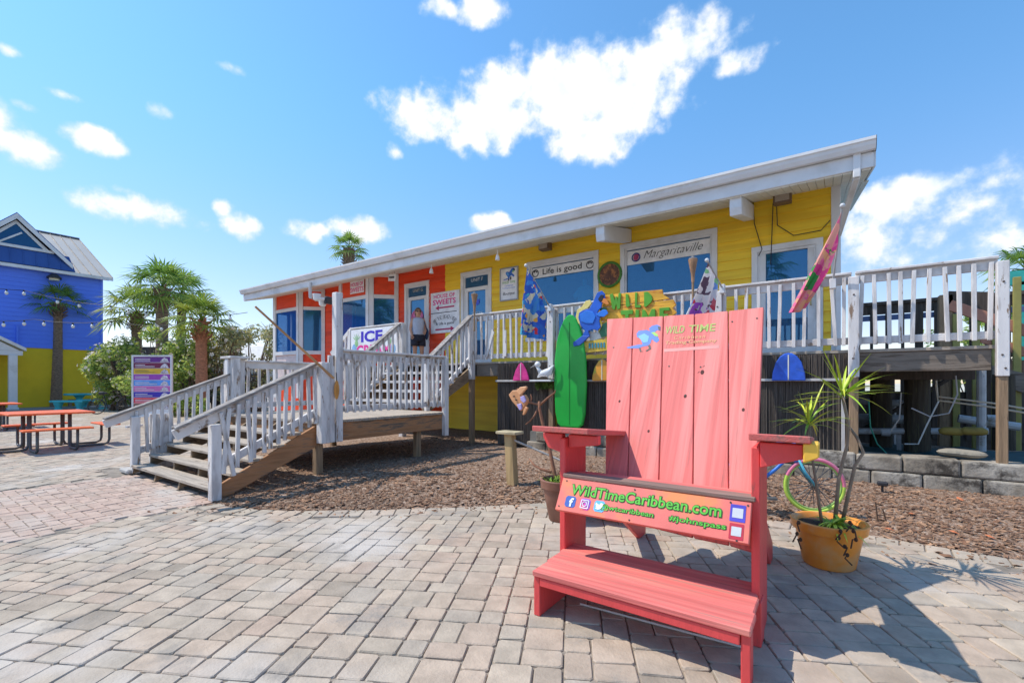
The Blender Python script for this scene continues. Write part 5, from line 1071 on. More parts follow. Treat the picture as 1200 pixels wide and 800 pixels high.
# small things in the mulch
g = gnd(1034, 578, .06); t = thing('path_light', 'small black path light sticking out of the mulch', 'lamp', g); mb = MB(); mb.cyl(g+V((0,0,-.05)), g+V((0,0,.10)), .012, n=8); obj('stake', mb, M['black'], t); mb = MB(); mb.box(g.x-.05, g.x+.05, g.y-.045, g.y+.03, .15, .20); obj('head', mb, M['black'], t, bevel=.012)
g = gnd(1029, 612, .02); mb = MB(); mb.tube([g, g+V((-.02,0,.19))], .007, 6); mb.tube([g+V((.065,.02,0)), g+V((.035,.02,.13))], .007, 6); mb.tube([g+V((-.012,0,.07)), g+V((.05,.02,.07))], .006, 6); o = obj('wire_stake', mb, plain('rust wire', (.10,.06,.04), .8)); tag(o, 'rusty wire sign stake with two prongs in the mulch', 'stake')
# ================================================================ person at the sweets door
pp = at(490, 361, 9.30); hp = pp.z-DZ
pr = thing('person', 'woman in a pale sleeveless top, dark shorts and sunglasses standing by the orange door', 'person', (pp.x, 9.30, DZ), rz=rad(58))
kz = hp/1.70
m_skin = mat('tanned skin', (.62,.32,.2), .5, .08, 6); m_top = mat('pale striped top', (.50,.53,.62), .8, .12, 10, .3, 30, (9,9,.6)); m_short = plain('dark shorts', (.03,.03,.045), .8); m_hair = mat('brown hair', (.16,.09,.045), .6, .3, 12, .5, 40)
def skin(name, vs, es, rs, m, parent, sub=2, root=0):
    me = bpy.data.meshes.new(name); me.from_pydata([tuple(V(v)*kz) for v in vs], es, []); me.materials.append(m); o = bpy.data.objects.new(name, me); COL.objects.link(o); o.parent = parent
    md = o.modifiers.new('skin', 'SKIN'); md.use_smooth_shade = True
    for i, r in enumerate(rs):
        r = r if isinstance(r, tuple) else (r, r); me.skin_vertices[0].data[i].radius = (r[0]*kz, r[1]*kz)
    me.skin_vertices[0].data[root].use_root = True
    s = o.modifiers.new('sub', 'SUBSURF'); s.levels = 1; s.render_levels = sub; ORG[o.name] = V((0,0,0)); return o
vs = [(0,0,.93),(0,.005,1.08),(0,.0,1.27),(0,.005,1.40),(0,-.005,1.46),(0,-.02,1.53),(0,-.025,1.60),(0,-.012,1.665),
 (-.15,.0,1.37),(-.215,.02,1.12),(-.20,-.10,.93),(-.195,-.13,.87),(.15,.0,1.37),(.215,.03,1.13),(.17,-.14,1.02),(.14,-.19,1.0),
 (-.09,0,.86),(-.095,-.015,.48),(-.10,.015,.09),(-.105,-.13,.03),(.09,0,.86),(.10,-.02,.48),(.10,.01,.09),(.11,-.13,.03)]
es = [(0,1),(1,2),(2,3),(3,4),(4,5),(5,6),(6,7),(2,8),(8,9),(9,10),(10,11),(2,12),(12,13),(13,14),(14,15),(0,16),(16,17),(17,18),(18,19),(0,20),(20,21),(21,22),(22,23)]
rs = [(.155,.11),(.125,.095),(.145,.11),(.06,.06),(.052,.055),(.070,.078),(.080,.095),(.062,.075),.062,.045,.034,.032,.062,.045,.034,.032,.095,.062,.040,.032,.095,.062,.040,.032]
skin('body', vs, es, rs, m_skin, pr)
def loft(name, rings, m, n=20, smooth=True):
    mb = MB(); m_ = len(rings)
    for (cx, cy, z, rx, ry) in rings:
        for k in range(n): a = 6.2832*k/n; mb.v.append(V((cx+rx*math.cos(a), cy+ry*math.sin(a), z))*kz)
    for j in range(m_-1):
        for k in range(n): mb.f.append((j*n+k, j*n+(k+1)%n, (j+1)*n+(k+1)%n, (j+1)*n+k)); mb.m.append(0)
    o = obj(name, mb, m, pr, smooth=True, local=True); o.modifiers.new('s','SOLIDIFY').thickness = .008; return o
loft('top', [(0,0,.90,.19,.145),(0,0,1.0,.175,.135),(0,0,1.1,.155,.125),(0,0,1.25,.175,.135),(0,0,1.34,.185,.12),(0,0,1.40,.15,.10),(0,.005,1.43,.085,.08)], m_top)
loft('shorts', [(0,0,.96,.17,.13),(0,0,.86,.20,.145),(0,0,.78,.205,.15),(0,0,.745,.20,.145)], m_short)
loft('shorts', [(-.098,0,.80,.105,.115),(-.10,-.005,.70,.108,.115),(-.10,-.005,.62,.105,.11)], m_short); loft('shorts', [(.098,0,.80,.105,.115),(.10,-.005,.70,.108,.115),(.10,-.005,.62,.105,.11)], m_short)
def loc(mb, name, m, smooth=True):
    mb.v = [v*kz for v in mb.v]; return obj(name, mb, m, pr, local=True, smooth=smooth)
mb = MB(); mb.ell((0,.012,1.625), .092,.105,.095, 16, 12); mb.ell((0,.05,1.55), .088,.075,.10, 14, 10); mb.tube([(0,.08,1.60),(0,.10,1.5),(.01,.10,1.38)], [.05,.06,.03], 10); loc(mb, 'hair', m_hair)
mb = MB(); mb.ell((0,-.118,1.575), .014,.022,.022, 8, 6); mb.ell((-.082,-.01,1.575), .012,.02,.03, 8, 6); mb.ell((.082,-.01,1.575), .012,.02,.03, 8, 6); loc(mb, 'nose_and_ears', m_skin)
mb = MB(); mb.ell((-.035,-.10,1.598), .03,.012,.02, 10, 6); mb.ell((.035,-.10,1.598), .03,.012,.02, 10, 6); mb.bar((-.08,-.02,1.60),(-.065,-.095,1.60),.006,.008); mb.bar((.08,-.02,1.60),(.065,-.095,1.60),.006,.008); mb.bar((-.01,-.11,1.602),(.01,-.11,1.602),.006,.006); loc(mb, 'sunglasses', M['black'])
mb = MB(); mb.ell((0,-.104,1.535), .022,.008,.007, 10, 6); loc(mb, 'mouth', plain('lips', (.45,.10,.09)))
for s, hx in ((-1, V((-.195,-.13,.86))), (1, V((.14,-.19,1.0)))):
    mb = MB()
    for k in range(4): o = hx+V((-.024+.016*k,-.008,0)); L = (.062,.07,.066,.052)[k]; mb.tube([o, o+V((0,-.022,-L*.5)), o+V((0,-.018,-L))], [.009,.008,.006], 6)
    mb.tube([hx+V((-s*.03,-.01,.03)), hx+V((-s*.042,-.03,.0)), hx+V((-s*.036,-.04,-.03))], [.010,.009,.007], 6); loc(mb, 'fingers', m_skin)
mb = MB(); mb.ell((.25,.03,.98), .05,.13,.17, 14, 10); loc(mb, 'shoulder_bag', plain('navy bag', (.03,.06,.13), .6)); mb = MB(); mb.tube([(.24,-.06,1.08),(.16,-.08,1.30),(.13,0,1.44),(.17,.08,1.30),(.24,.10,1.08)], .012, 6); loc(mb, 'bag_strap', plain('navy bag', (.03,.06,.13), .6))
mb = MB()
for x in (-.105, .108): mb.ell((x,-.06,.03), .045,.12,.032, 12, 8)
loc(mb, 'shoes', plain('white shoes', (.6,.6,.6)))
# ================================================================ palms
m_trunk = mat('palm trunk', (.25,.17,.115), .95, .35, 3, 1.0, 18, (3,3,9), second=(.12,.085,.06), thr=.56, sscale=4)
m_trunkr = mat('reddish palm trunk', (.40,.17,.095), .95, .3, 3, 1.0, 18, (3,3,9), second=(.20,.09,.055), thr=.58, sscale=4)
def leafmat(n, c, tr=.25, lo=(.45,.6,.5), hi=(1.5,1.35,.8)):
    m = mat(n, c, .55, .25, 3, tint=[lo, (.8,.95,.8), (1.1,1.05,.85), hi]); nt = m.node_tree; b = nt.nodes['Principled BSDF']; ou = nt.nodes['Material Output']
    t = N(nt, 'ShaderNodeBsdfTranslucent'); s = N(nt, 'ShaderNodeMixShader'); s.inputs[0].default_value = tr; nt.links.new(b.inputs['Base Color'].links[0].from_socket, t.inputs[0]); nt.links.new(b.outputs[0], s.inputs[1]); nt.links.new(t.outputs[0], s.inputs[2]); nt.links.new(s.outputs[0], ou.inputs[0]); return m
m_palm = leafmat('palm frond', (.22,.33,.075), .5); m_palmy = leafmat('yellow green palm frond', (.27,.33,.06), .45)
def frond(mb, o, az, elv, L, rr, nl=15, dead=False):
    d = V((math.cos(az)*math.cos(elv), math.sin(az)*math.cos(elv), math.sin(elv))); mb.tint = RN.uniform(.2,.8)
    p1 = o+d*L*.5+V((0,0,.02*L)); hub = o+d*L+V((0,0,-.10*L)); mb.tube([o, p1, hub], [.022,.016,.012], 4)
    dd = (hub-p1).normalized(); s = dd.cross(V((0,0,1)))
    if s.length < .1: s = V((1,0,0))
    s.normalize(); n_ = s.cross(dd).normalized()
    base = RN.random()
    for k in range(nl):
        f = (k/(nl-1)-.5)*2; a = f*rad(105); v = (dd*math.cos(a)+s*math.sin(a)+n_*(.12-.25*abs(f))).normalized(); l = rr*(1-.28*abs(f))*RN.uniform(.9,1.08)
        mb.tint = min(1, max(0, base*.6+RN.random()*.4)); w_ = .028*rr+.008; side = v.cross(n_).normalized()
        m1 = hub+v*l*.5+V((0,0,-.04*l)); e = hub+v*l+V((0,0,-l*RN.uniform(.22,.5)))
        mb.add([hub-side*w_*.35, hub+side*w_*.35, m1+side*w_, m1-side*w_, m1+n_*.02, e], [(0,1,2,4),(0,4,3),(3,4,5),(4,2,5)])
def palm(label, base, top, rt, R, nf, m=None, mt=None, boots=True, fr=(.0,1.5), rb=None):
    base = V(base); top = V(top); t = thing('palm_tree', label, 'palm tree', base, group='fan palms')
    mb = MB(); n = 26; pts = []; rs = []
    mid = base.lerp(top, .5)+V((RN.uniform(-.12,.12), RN.uniform(-.12,.12), 0))
    for i in range(n+1):
        f = i/n; p = base.lerp(mid, f).lerp(mid.lerp(top, f), f); pts.append(p); rs.append((rb or rt*1.2)*(1-f)+rt*f+.010*(i%2)+(.05*math.exp(-((1-f)/.08)**2)))
    mb.tube(pts, rs, 14); obj('trunk', mb, mt or m_trunk, t)
    mb = MB(); hgt = (top-base).length
    for k in range(46):
        a = k*2.4; z = -.05-.85*rt*5*(k/46); p = top+V((0,0,z)); d = V((math.cos(a), math.sin(a), .9)); q = p+V((math.cos(a), math.sin(a), 0))*rt*1.02; mb.bar(q, q+d*.22, .07, .03, up=(math.cos(a),math.sin(a),0))
    obj('frond_stubs', mb, mt or m_trunk, t)
    mb = MB()
    nf = int(nf*.72); R *= .9
    for k in range(nf):
        a = k*2.39996; f = k/nf; elv = rad(80)-f*rad(112)+RN.uniform(-.12,.12); frond(mb, top+V((0,0,.05)), a, elv, R*RN.uniform(.42,.55), R*RN.uniform(.50,.62))
    obj('crown', mb, m or m_palm, t)
    return t
def pl(px, pyc, d): return atD(px, pyc, d)
def pb_(px, d): p = atD(px, HOR+EYE*F/d, d); p.z = -.02; return p
palm('fan palm with a dark trunk standing before the blue wall', pb_(65,24.5), pl(68,357,24.5), .16, 1.75, 30, rb=.26)
palm('fan palm half hidden by the flowering bushes, leftmost of the clump', pb_(163,23.5), pl(160,368,23.5), .2, 2.3, 34, m_palmy)
palm('tallest fan palm of the clump with a thick shaggy trunk', pb_(190,22), pl(190,338,22), .24, 2.15, 38, rb=.26)
palm('fan palm behind the tallest one, its crown just right of it', pb_(207,24.5), pl(213,346,24.5), .18, 2.1, 34)
palm('short fan palm with a reddish trunk, rightmost of the clump', pb_(237,19.5), pl(236,377,19.5), .20, 1.75, 34, m_palmy, m_trunkr, rb=.22)
palm('lone fan palm rising above the shop roof far behind', pb_(409,30), pl(409,292,30), .32, 1.6, 30)
# ================================================================ shrubs
m_leaf = leafmat('shrub leaf', (.40,.48,.16), .55); m_leaf2 = leafmat('dry shrub leaf', (.42,.39,.24), .5); m_flow = plain('pale pink blossom', (.80,.70,.60), .7)
def shrub(name, label, c, rx, ry, h, nl, nflow, m, sz=.085, twigs=40, group=None, leafless=False):
    c = V(c); t = thing(name, label, 'shrub', c, group=group); cl = []
    for k in range(26):
        a = RN.uniform(0,6.28); r = math.sqrt(RN.random()); z = h*(.12+.80*RN.random()); s = math.sqrt(max(.12, 1-((z/h-.42)/.62)**2)); cl.append((c+V((math.cos(a)*rx*r*s, math.sin(a)*ry*r*s, z)), RN.uniform(.16,.30)*min(rx,h)))
    mb = MB()
    for k in range(twigs):
        q, r = RN.choice(cl); o = c+V((RN.uniform(-.3,.3)*rx, RN.uniform(-.3,.3)*ry, 0)); md = o.lerp(q, .5)+V((RN.uniform(-.1,.1),RN.uniform(-.1,.1),.15)); e = q+V((RN.uniform(-1,1),RN.uniform(-1,1),RN.uniform(.2,1.4)))*r; mb.tube([o, md, q, e], [.03,.02,.012,.005], 5)
    obj('branches', mb, plain('shrub bark', (.16,.11,.08), .9), t)
    mb = MB(); fl = MB()
    for k in range(nl):
        q, r = RN.choice(cl); d = V((RN.gauss(0,1),RN.gauss(0,1),RN.gauss(0,1))).normalized(); p = q+d*r*RN.random()**.45
        if p.z < .02: continue
        mb.tint = RN.random(); a = V((RN.gauss(0,1),RN.gauss(0,1),RN.gauss(0,.7))).normalized(); b = a.cross(V((RN.gauss(0,1),RN.gauss(0,1),RN.gauss(0,1)))).normalized(); s = sz*RN.uniform(.6,1.3)
        mb.add([p-a*s, p-b*s*.42+a*.1*s, p+a*s, p+b*s*.42+a*.1*s], [(0,1,2,3)])
    for k in range(nflow):
        q, r = RN.choice(cl); d = V((RN.gauss(0,1),RN.gauss(0,1),RN.gauss(.4,1))).normalized(); p = q+d*r*RN.uniform(.8,1.15); s = RN.uniform(.04,.085)
        for j in range(5): a = 6.28*j/5; u = d.cross(V((0,0,1))).normalized(); v = d.cross(u); e = (u*math.cos(a)+v*math.sin(a)); g_ = (u*math.cos(a+.9)+v*math.sin(a+.9)); fl.quad(p, p+e*s+d*.02, p+(e+g_)*s*.65+d*.035, p+g_*s+d*.02)
    obj('foliage', mb, m, t)
    if nflow: obj('blossoms', fl, m_flow, t)
    return t
def sb(px, d): p = pb_(px, d); p.z = 0; return p
G = 'shrubs beyond the plaza'
shrub('flowering_shrub', 'dense green shrub with pale blossoms between the blue building and the menu board', sb(142,22.5), 2.0, 1.2, 3.9, 7500, 320, m_leaf, group=G)
shrub('flowering_shrub', 'green shrub with pale blossoms right behind the menu board', sb(186,21), 1.9, 1.2, 3.8, 7000, 240, m_leaf, group=G)
shrub('flowering_shrub', 'loose green shrub with blossoms left of the reddish palm trunk', sb(222,20.5), 1.8, 1.1, 3.9, 6500, 240, m_leaf, group=G)
shrub('flowering_shrub', 'thin dry shrub full of blossoms right of the reddish palm trunk', sb(262,21), 2.0, 1.2, 4.2, 5200, 300, m_leaf2, twigs=110, group=G)
shrub('flowering_shrub', 'thin twiggy shrub beside the left end of the shop', sb(297,22), 1.9, 1.2, 4.3, 4300, 140, m_leaf2, twigs=120, group=G)
shrub('low_shrub', 'low green hedge plant at the foot of the palms', sb(215,18.5), 1.6, .6, .9, 2200, 0, m_leaf, group=G)
shrub('potted_bush', 'dark green bush against the yellow wall beside the turquoise table', sb(84,25.6), .75, .6, 1.9, 1500, 0, leafmat('dark shrub leaf', (.03,.09,.05)), group='bushes at the yellow wall')
shrub('potted_bush', 'small dark green bush left of the dark palm trunk', sb(56,25.4), .45, .4, 1.2, 800, 0, leafmat('dark shrub leaf two', (.03,.09,.04)), group='bushes at the yellow wall')
shrub('roadside_tree', 'bushy green treetop beyond the railing on the right', atD(1148,HOR+EYE*F/19,19)*1.0, 1.6, 1.4, 5.0, 2600, 0, m_leaf, .12, group='trees beyond the right railing')
palm('small palm crown peeping over the right edge of the deck', atD(1200,520,16.5), atD(1203,318,16.5), .15, 1.5, 24)

# palms added behind the camera, out of view, for the shop windows to reflect
palm('tall fan palm added out of view, mirrored in the shop windows, left one', (-3.5,-9.5,0), (-3.3,-9.5,7.6), .2, 2.2, 34)
palm('tall fan palm added out of view, mirrored in the shop windows, middle one', (2.6,-8.5,0), (2.7,-8.5,6.8), .2, 2.2, 34)
palm('tall fan palm added out of view, mirrored in the shop windows, right one', (7.5,-9.0,0), (7.4,-9.0,7.4), .2, 2.2, 34)
# ================================================================ blue building
BX = -34.0
def bp(px, py): return atX(px, py, BX)
yr = bp(120,400).y; zE = bp(120,326).z; zL = bp(120,410.5).z
bb_ = thing('blue_building', 'tall blue building with a yellow ground floor, metal roof and gable dormer', 'building', (BX, 4, 0))
m_blue = mat('blue lap siding', (.11,.23,.88), .5, .06, 1, .1, 20, (1,.3,1)); m_yel = mat('mustard stucco', (.72,.50,.02), .8, .08, 1, .2, 20)
Y0 = -9.0
mb = MB(); z = zL; e = .22
while z < zE: zt = min(z+e, zE); mb.add([(BX+.02,Y0,z),(BX+.02,yr,z),(BX,yr,zt),(BX,Y0,zt),(BX,Y0,z),(BX,yr,z)], [(0,1,2,3),(4,5,1,0)]); z = zt
mb.box(BX-9, BX-.002, Y0, yr, zL, zE); obj('upper_wall', mb, m_blue, bb_)
mb = MB(); mb.box(BX-9, BX-.004, Y0, yr-.005, 0, zL); obj('lower_wall', mb, m_yel, bb_)
mb = MB(); mb.box(BX-.0, BX+.035, Y0, yr+.01, zL-.03, zL+.03); mb.box(BX-.05, BX+.03, yr-.09, yr+.02, zL, zE); obj('trim', mb, m_blue, bb_)
RH = 3.5; RD = 6.6; yo = yr+.38
m_metal = mat('bare metal roofing', (.42,.38,.33), .45, .06, .6, metal=.35); m_metalb = mat('blue metal roofing', (.045,.10,.30), .4, .1, .6, metal=.2)
mb = MB(); mb.prism([(BX+.35,Y0,zE-.05),(BX+.35,Y0,zE+.03),(BX-RD,Y0,zE+RH),(BX-RD-.05,Y0,zE+RH-.08)], (0,yo-Y0,0)); mb.prism([(BX-RD,Y0,zE+RH),(BX-2*RD,Y0,zE),(BX-2*RD,Y0,zE-.08),(BX-RD-.05,Y0,zE+RH-.08)], (0,yo-Y0,0)); rf = obj('roof', mb, m_metal, bb_)
mb = MB(); y = yo-.02
while y > Y0: mb.bar((BX+.35,y,zE+.045),(BX-RD,y,zE+RH+.015), .035,.05); y -= .46
obj('seam', mb, plain('seam metal', (.28,.25,.22), .5), rf)
mb = MB(); mb.box(BX+.33, BX+.40, Y0, yo, zE-.14, zE+.02); mb.box(BX-.0,BX+.33,Y0,yo-.1,zE-.10,zE-.06); obj('eave_board', mb, M['trim'], bb_); mb = MB(); mb.bar((BX-RD,Y0,zE+RH+.03),(BX-RD,yo,zE+RH+.03),.25,.06); obj('ridge_cap', mb, plain('ridge cap', (.20,.22,.27), .5), bb_)
mb = MB(); mb.prism([(BX-.01,yr-.01,zE-.1),(BX-RD,yr-.01,zE+RH-.2),(BX-2*RD+.4,yr-.01,zE-.1)], (0,-.1,0)); obj('gable_end', mb, m_blue, bb_)
# gable dormer
pk = bp(18, 251); re = bp(83, 311); hw = re.y-pk.y; ds = (pk.z-re.z)/hw; dx = BX+.15
dm = MB()
def drm(x0, x1, th, e=.0): return [(x0,pk.y,pk.z),(x0,pk.y-hw-e,re.z-e*ds),(x0,pk.y-hw-e,re.z-e*ds-th),(x0,pk.y,pk.z-th*1.3),(x0,pk.y+hw+e,re.z-e*ds-th),(x0,pk.y+hw+e,re.z-e*ds)]
dm.prism([(dx+.25,pk.y,pk.z+.02),(dx+.25,pk.y-hw,re.z+.02),(dx+.25,pk.y-hw,re.z-.10),(dx+.25,pk.y,pk.z-.14),(dx+.25,pk.y+hw,re.z-.10),(dx+.25,pk.y+hw,re.z+.02)], (-6,0,0)); dr = obj('dormer', dm, m_metalb, bb_)
dm = MB(); dm.prism([(dx+.27,pk.y,pk.z-.03),(dx+.27,pk.y+hw,re.z-.03),(dx+.27,pk.y+hw,re.z-.26),(dx+.27,pk.y,pk.z-.30)], (-.06,0,0)); dm.prism([(dx+.27,pk.y,pk.z-.03),(dx+.27,pk.y-hw,re.z-.03),(dx+.27,pk.y-hw,re.z-.26),(dx+.27,pk.y,pk.z-.30)], (-.06,0,0)); obj('barge_board', dm, M['trim'], dr)
zs = bp(20, 290).z; k = .26
dm = MB(); yl = (pk.z-.45-zs-.1)/ds; dm.prism([(dx,pk.y,pk.z-.45),(dx,pk.y-yl,zs+.1),(dx,pk.y+yl,zs+.1)], (.02,0,0)); obj('window_glass', dm, glass('dormer glass', (.05,.06,.2), .06), dr)
dm = MB(); dm.prism([(dx+.03,pk.y,pk.z-.33),(dx+.03,pk.y+yl+.12,zs+.05),(dx+.03,pk.y+yl-.08,zs+.05),(dx+.03,pk.y,pk.z-.52)], (.05,0,0)); dm.prism([(dx+.03,pk.y,pk.z-.33),(dx+.03,pk.y-yl-.12,zs+.05),(dx+.03,pk.y-yl+.08,zs+.05),(dx+.03,pk.y,pk.z-.52)], (.05,0,0)); dm.box(dx+.03, dx+.09, pk.y-yl-.3, pk.y+yl+.3, zs-.06, zs+.08); dm.bar((dx+.05,pk.y-.6,zs+.1),(dx+.05,pk.y+.2,zs+.75),.05,.08); obj('window_frame', dm, M['trim'], dr)
dm = MB(); dm.prism([(dx+.02,pk.y-hw+.1,zs-.07),(dx+.02,pk.y+hw-.1,zs-.07),(BX+.42,pk.y+hw+.1,zE+.06),(BX+.42,pk.y-hw-.3,zE+.06)], (-.05,0,-.02))
y = pk.y-hw
while y < pk.y+hw: dm.bar((dx+.03,y,zs-.06),(BX+.42,y,zE+.075),.03,.03); y += .46
obj('skirt_roof', dm, m_metalb, dr)
# porch
pg = atX(30,408,-31.5); t = thing('porch', 'white gabled porch with a white post at the far left edge', 'porch', (-32.5, pg.y-1.2, 0)); pz = pg.z; pw = 1.55; ph = .95
mb = MB(); mb.prism([(-31.3,pg.y,pz),(-31.3,pg.y,pz-.14),(-31.3,pg.y-pw,pz+ph-.16),(-31.3,pg.y-2*pw,pz-.14),(-31.3,pg.y-2*pw,pz),(-31.3,pg.y-pw,pz+ph)], (-2.6,0,0)); obj('roof', mb, M['trim'], t)
mb = MB(); mb.prism([(-31.45,pg.y-.2,pz-.13),(-31.45,pg.y-pw,pz+ph-.22),(-31.45,pg.y-2*pw+.2,pz-.13)], (-.05,0,0)); mb.box(-31.6,-31.42,pg.y-2*pw+.1,pg.y-.1,pz-.35,pz-.14); obj('gable', mb, M['trim'], t)
for y in (pg.y-.42, pg.y-2*pw+.42): mb = MB(); mb.box(-31.62, -31.34, y-.14, y+.14, 0, pz-.34); mb.box(-31.66,-31.30,y-.18,y+.18,0,.2); obj('post', mb, M['trim'], t, bevel=.01)
mb = MB(); mb.box(BX+.4, BX+3.0, -9, 7.2, -.02, .10); mb.box(BX-1, BX+3.04, 7.2, 9, -.02, .10); struct('kerb_walk', mb, mat('grey kerb', (.28,.27,.26), .9, .15, 1, .3, 30))
c = bp(62, 326); t = thing('wall_sconce', 'dark wall lamp with a pale glow opening under the blue eave', 'lamp', c); mb = MB(); mb.lathe([(.03,.20),(.12,.18),(.30,.0),(.30,-.06),(.26,-.06)], c+V((.28,0,0)), 16); obj('shade', mb, M['black'], t); mb = MB(); mb.cyl(c+V((0,0,.1)), c+V((.28,0,.12)), .05, n=8); obj('arm', mb, M['black'], t); mb = MB(); mb.cyl(c+V((.28,0,-.16)), c+V((.28,0,-.03)), .20, n=14); obj('globe', mb, plain('pale globe', (.75,.70,.5), .3), t)
mb = MB(); p = bp(20, 395); mb.box(BX+.03, BX+.10, p.y-.04, p.y+.04, 2.9, p.z+.6); o = obj('wall_pipe', mb, m_blue); tag(o, 'narrow blue pipe running down the blue wall', 'pipe')
# furniture before the yellow wall
m_tq = mat('turquoise painted concrete', (.07,.47,.50), .6, .12, 3, .3, 20)
def conc_bench(label, px, d, L, rz):
    p = sb(px, d); t = thing('concrete_bench', label, 'bench', p, rz=rz, group='turquoise concrete benches')
    mb = MB(); mb.box(-L/2, L/2, -.2, .2, .40, .50); obj('seat', mb, m_tq, t, bevel=.03, local=True, seg=2)
    for s in (-1, 1): mb = MB(); mb.lathe([(.17,0),(.17,.06),(.12,.12),(.13,.2),(.17,.3),(.2,.40)], (s*L*.32,0,0), 16); obj('pedestal', mb, m_tq, t, local=True)
conc_bench('turquoise concrete bench, left of the round pedestal table', 81, 22.3, 1.5, TH+.1); conc_bench('turquoise concrete bench, right of the pedestal table beside the black bicycle', 109, 23.6, 1.3, TH+.2)
p = sb(93, 24); t = thing('concrete_table', 'turquoise concrete pedestal table near the yellow wall', 'table', p); mb = MB(); mb.lathe([(0,.70),(.58,.70),(.61,.73),(.61,.78),(.58,.80),(0,.80)], p, 28); obj('tabletop', mb, m_tq, t); mb = MB(); mb.lathe([(.28,0),(.28,.08),(.13,.16),(.15,.4),(.13,.55),(.25,.70)], p, 18); obj('pedestal', mb, m_tq, t)
p = sb(107, 25.6); t = thing('pallet_bench', 'brown slatted pallet bench behind the turquoise table', 'bench', p, rz=rad(90)); 
mb = MB()
for z in (.25,.45,.65,.85,1.05): mb.box(-.95, .95, .28, .32, z, z+.13)
obj('backrest', mb, M['wood'], t, local=True); mb = MB()
for y in (-.3,-.12,.06): mb.box(-.95,.95,y,y+.14,.42,.46)
obj('seat', mb, M['wood'], t, local=True)
for s in (-.9,0,.9): mb = MB(); mb.box(s-.05,s+.05,-.3,.33,0,.42); mb.box(s-.05,s+.05,.325,.38,0,1.2); obj('leg', mb, M['wood'], t, local=True)
p = sb(32, 25.6); t = thing('wooden_counter', 'brown wooden counter cabinet against the yellow wall behind the porch post', 'cabinet', p, rz=rad(90)); mb = MB(); mb.box(-.8,.8,-.3,.3,.95,1.05); mb.box(-.55,.75,-.05,.28,1.05,1.5); obj('top', mb, M['wood'], t, local=True, bevel=.01); mb = MB(); mb.box(-.75,.75,-.25,.25,.3,.36); obj('shelf', mb, M['wood'], t, local=True)
for sx in (-.72,0,.72):
    for sy in (-.24,.24): mb = MB(); mb.box(sx-.05,sx+.05,sy-.05,sy+.05,0,.95); obj('leg', mb, M['dark'], t, local=True)
# black bicycle in front of the bushes
p = sb(130, 19.8); t = thing('bicycle', 'black bicycle parked by the bushes beside the turquoise bench', 'bicycle', p, rz=TH+rad(12))
for x in (-.53, .53):
    mb = MB(); mb.torus((x,0,.34), .32, .022, n=30, m=6); wv = obj('wheel', mb, M['black'], t, local=True); mb = MB()
    for k in range(14): a = 6.283*k/14; mb.cyl((x,0,.34),(x+.31*math.cos(a),0,.34+.31*math.sin(a)),.004,n=4)
    obj('spokes', mb, M['grey'], wv, local=True)
mb = MB()
for a, b in (((-.53,0,.34),(-.12,0,.30)),((-.12,0,.30),(-.28,0,.86)),((-.53,0,.34),(-.25,0,.74)),((-.25,0,.74),(.36,0,.80)),((-.12,0,.30),(.37,0,.74)),((.53,0,.34),(.33,0,.98))): mb.cyl(a, b, .018, n=6)
obj('frame', mb, M['black'], t, local=True); mb = MB(); mb.tube([(.2,-.26,1.0),(.33,-.2,1.02),(.33,.2,1.02),(.2,.26,1.0)], .015, 6); obj('handlebar', mb, M['black'], t, local=True); mb = MB(); mb.tube([(-.42,0,.9),(-.28,0,.91),(-.14,0,.9)], [.08,.07,.03], 8); obj('saddle', mb, M['black'], t, local=True)
# menu board
d = 14.0; a = atD(155, 416, d); b = atD(202, 416, d); zt = a.z; zb = .12; c = (a+b)/2; W_ = (b-a).length
t = thing('menu_board', 'tall white framed menu board with stripes of purple, yellow, blue and red', 'sign', (c.x, c.y, 0), rz=TH)
mb = MB(); mb.box(-W_/2, -W_/2+.045, -.03, .03, 0, zt); mb.box(W_/2-.045, W_/2, -.03, .03, 0, zt); mb.box(-W_/2+.045, W_/2-.045, -.03, .03, zt-.045, zt); mb.box(-W_/2+.045, W_/2-.045, -.03, .03, .30, .345); obj('frame', mb, M['trim'], t, local=True)
mb = MB()
for s in (-1,1): mb.box(s*W_*.45-.03, s*W_*.45+.03, -.3, .3, 0, .05)
obj('foot', mb, M['trim'], t, local=True)
mb = MB(); mb.box(-W_/2+.045, W_/2-.045, -.008, .012, .345, zt-.045); obj('panel', mb, m_wht, t, local=True)
cols = [('violet',(.12,.015,.22)),('maroon',(.17,.008,.06)),('amber',(.72,.44,.03)),('orchid',(.33,.05,.42)),('azure',(.10,.30,.75)),('rose',(.62,.16,.45)),('ultramarine stripe',(.035,.02,.36)),('scarlet',(.72,.03,.07)),('brown stripe',(.22,.09,.06))]
hs_ = .178; z = zt-.055
for i, (n_, c_) in enumerate(cols):
    mb = MB(); mb.box(-W_/2+.055, W_/2-.055, -.013, -.009, z-hs_+.012, z); s_ = obj('stripe', mb, plain(n_, c_, .4), t, local=True)
    mb = MB()
    for j, (ln, yy_) in enumerate(((RN.uniform(.3,.5),.055),(RN.uniform(.4,.68),.105))): mb.box(-W_/2+.10, -W_/2+.10+ln, -.0155, -.0135, z-yy_-.022, z-yy_)
    mb2 = MB(); cx = W_/2-.24; mb2.prism([(cx-.13,-.0135,z-hs_+.02),(cx+.14,-.0135,z-hs_+.02),(cx+.09,-.0135,z-.05),(cx,-.0135,z-.02),(cx-.07,-.0135,z-.07)], (0,-.002,0)); obj('picture', mb2, plain('food picture', (.55,.50,.55), .5, var=.5, scale=20), s_, local=True)
    obj('lettering', mb, plain('soft white lettering', (.6,.55,.6)) if i != 2 else plain('olive lettering', (.25,.2,.05)), s_, local=True); z -= hs_
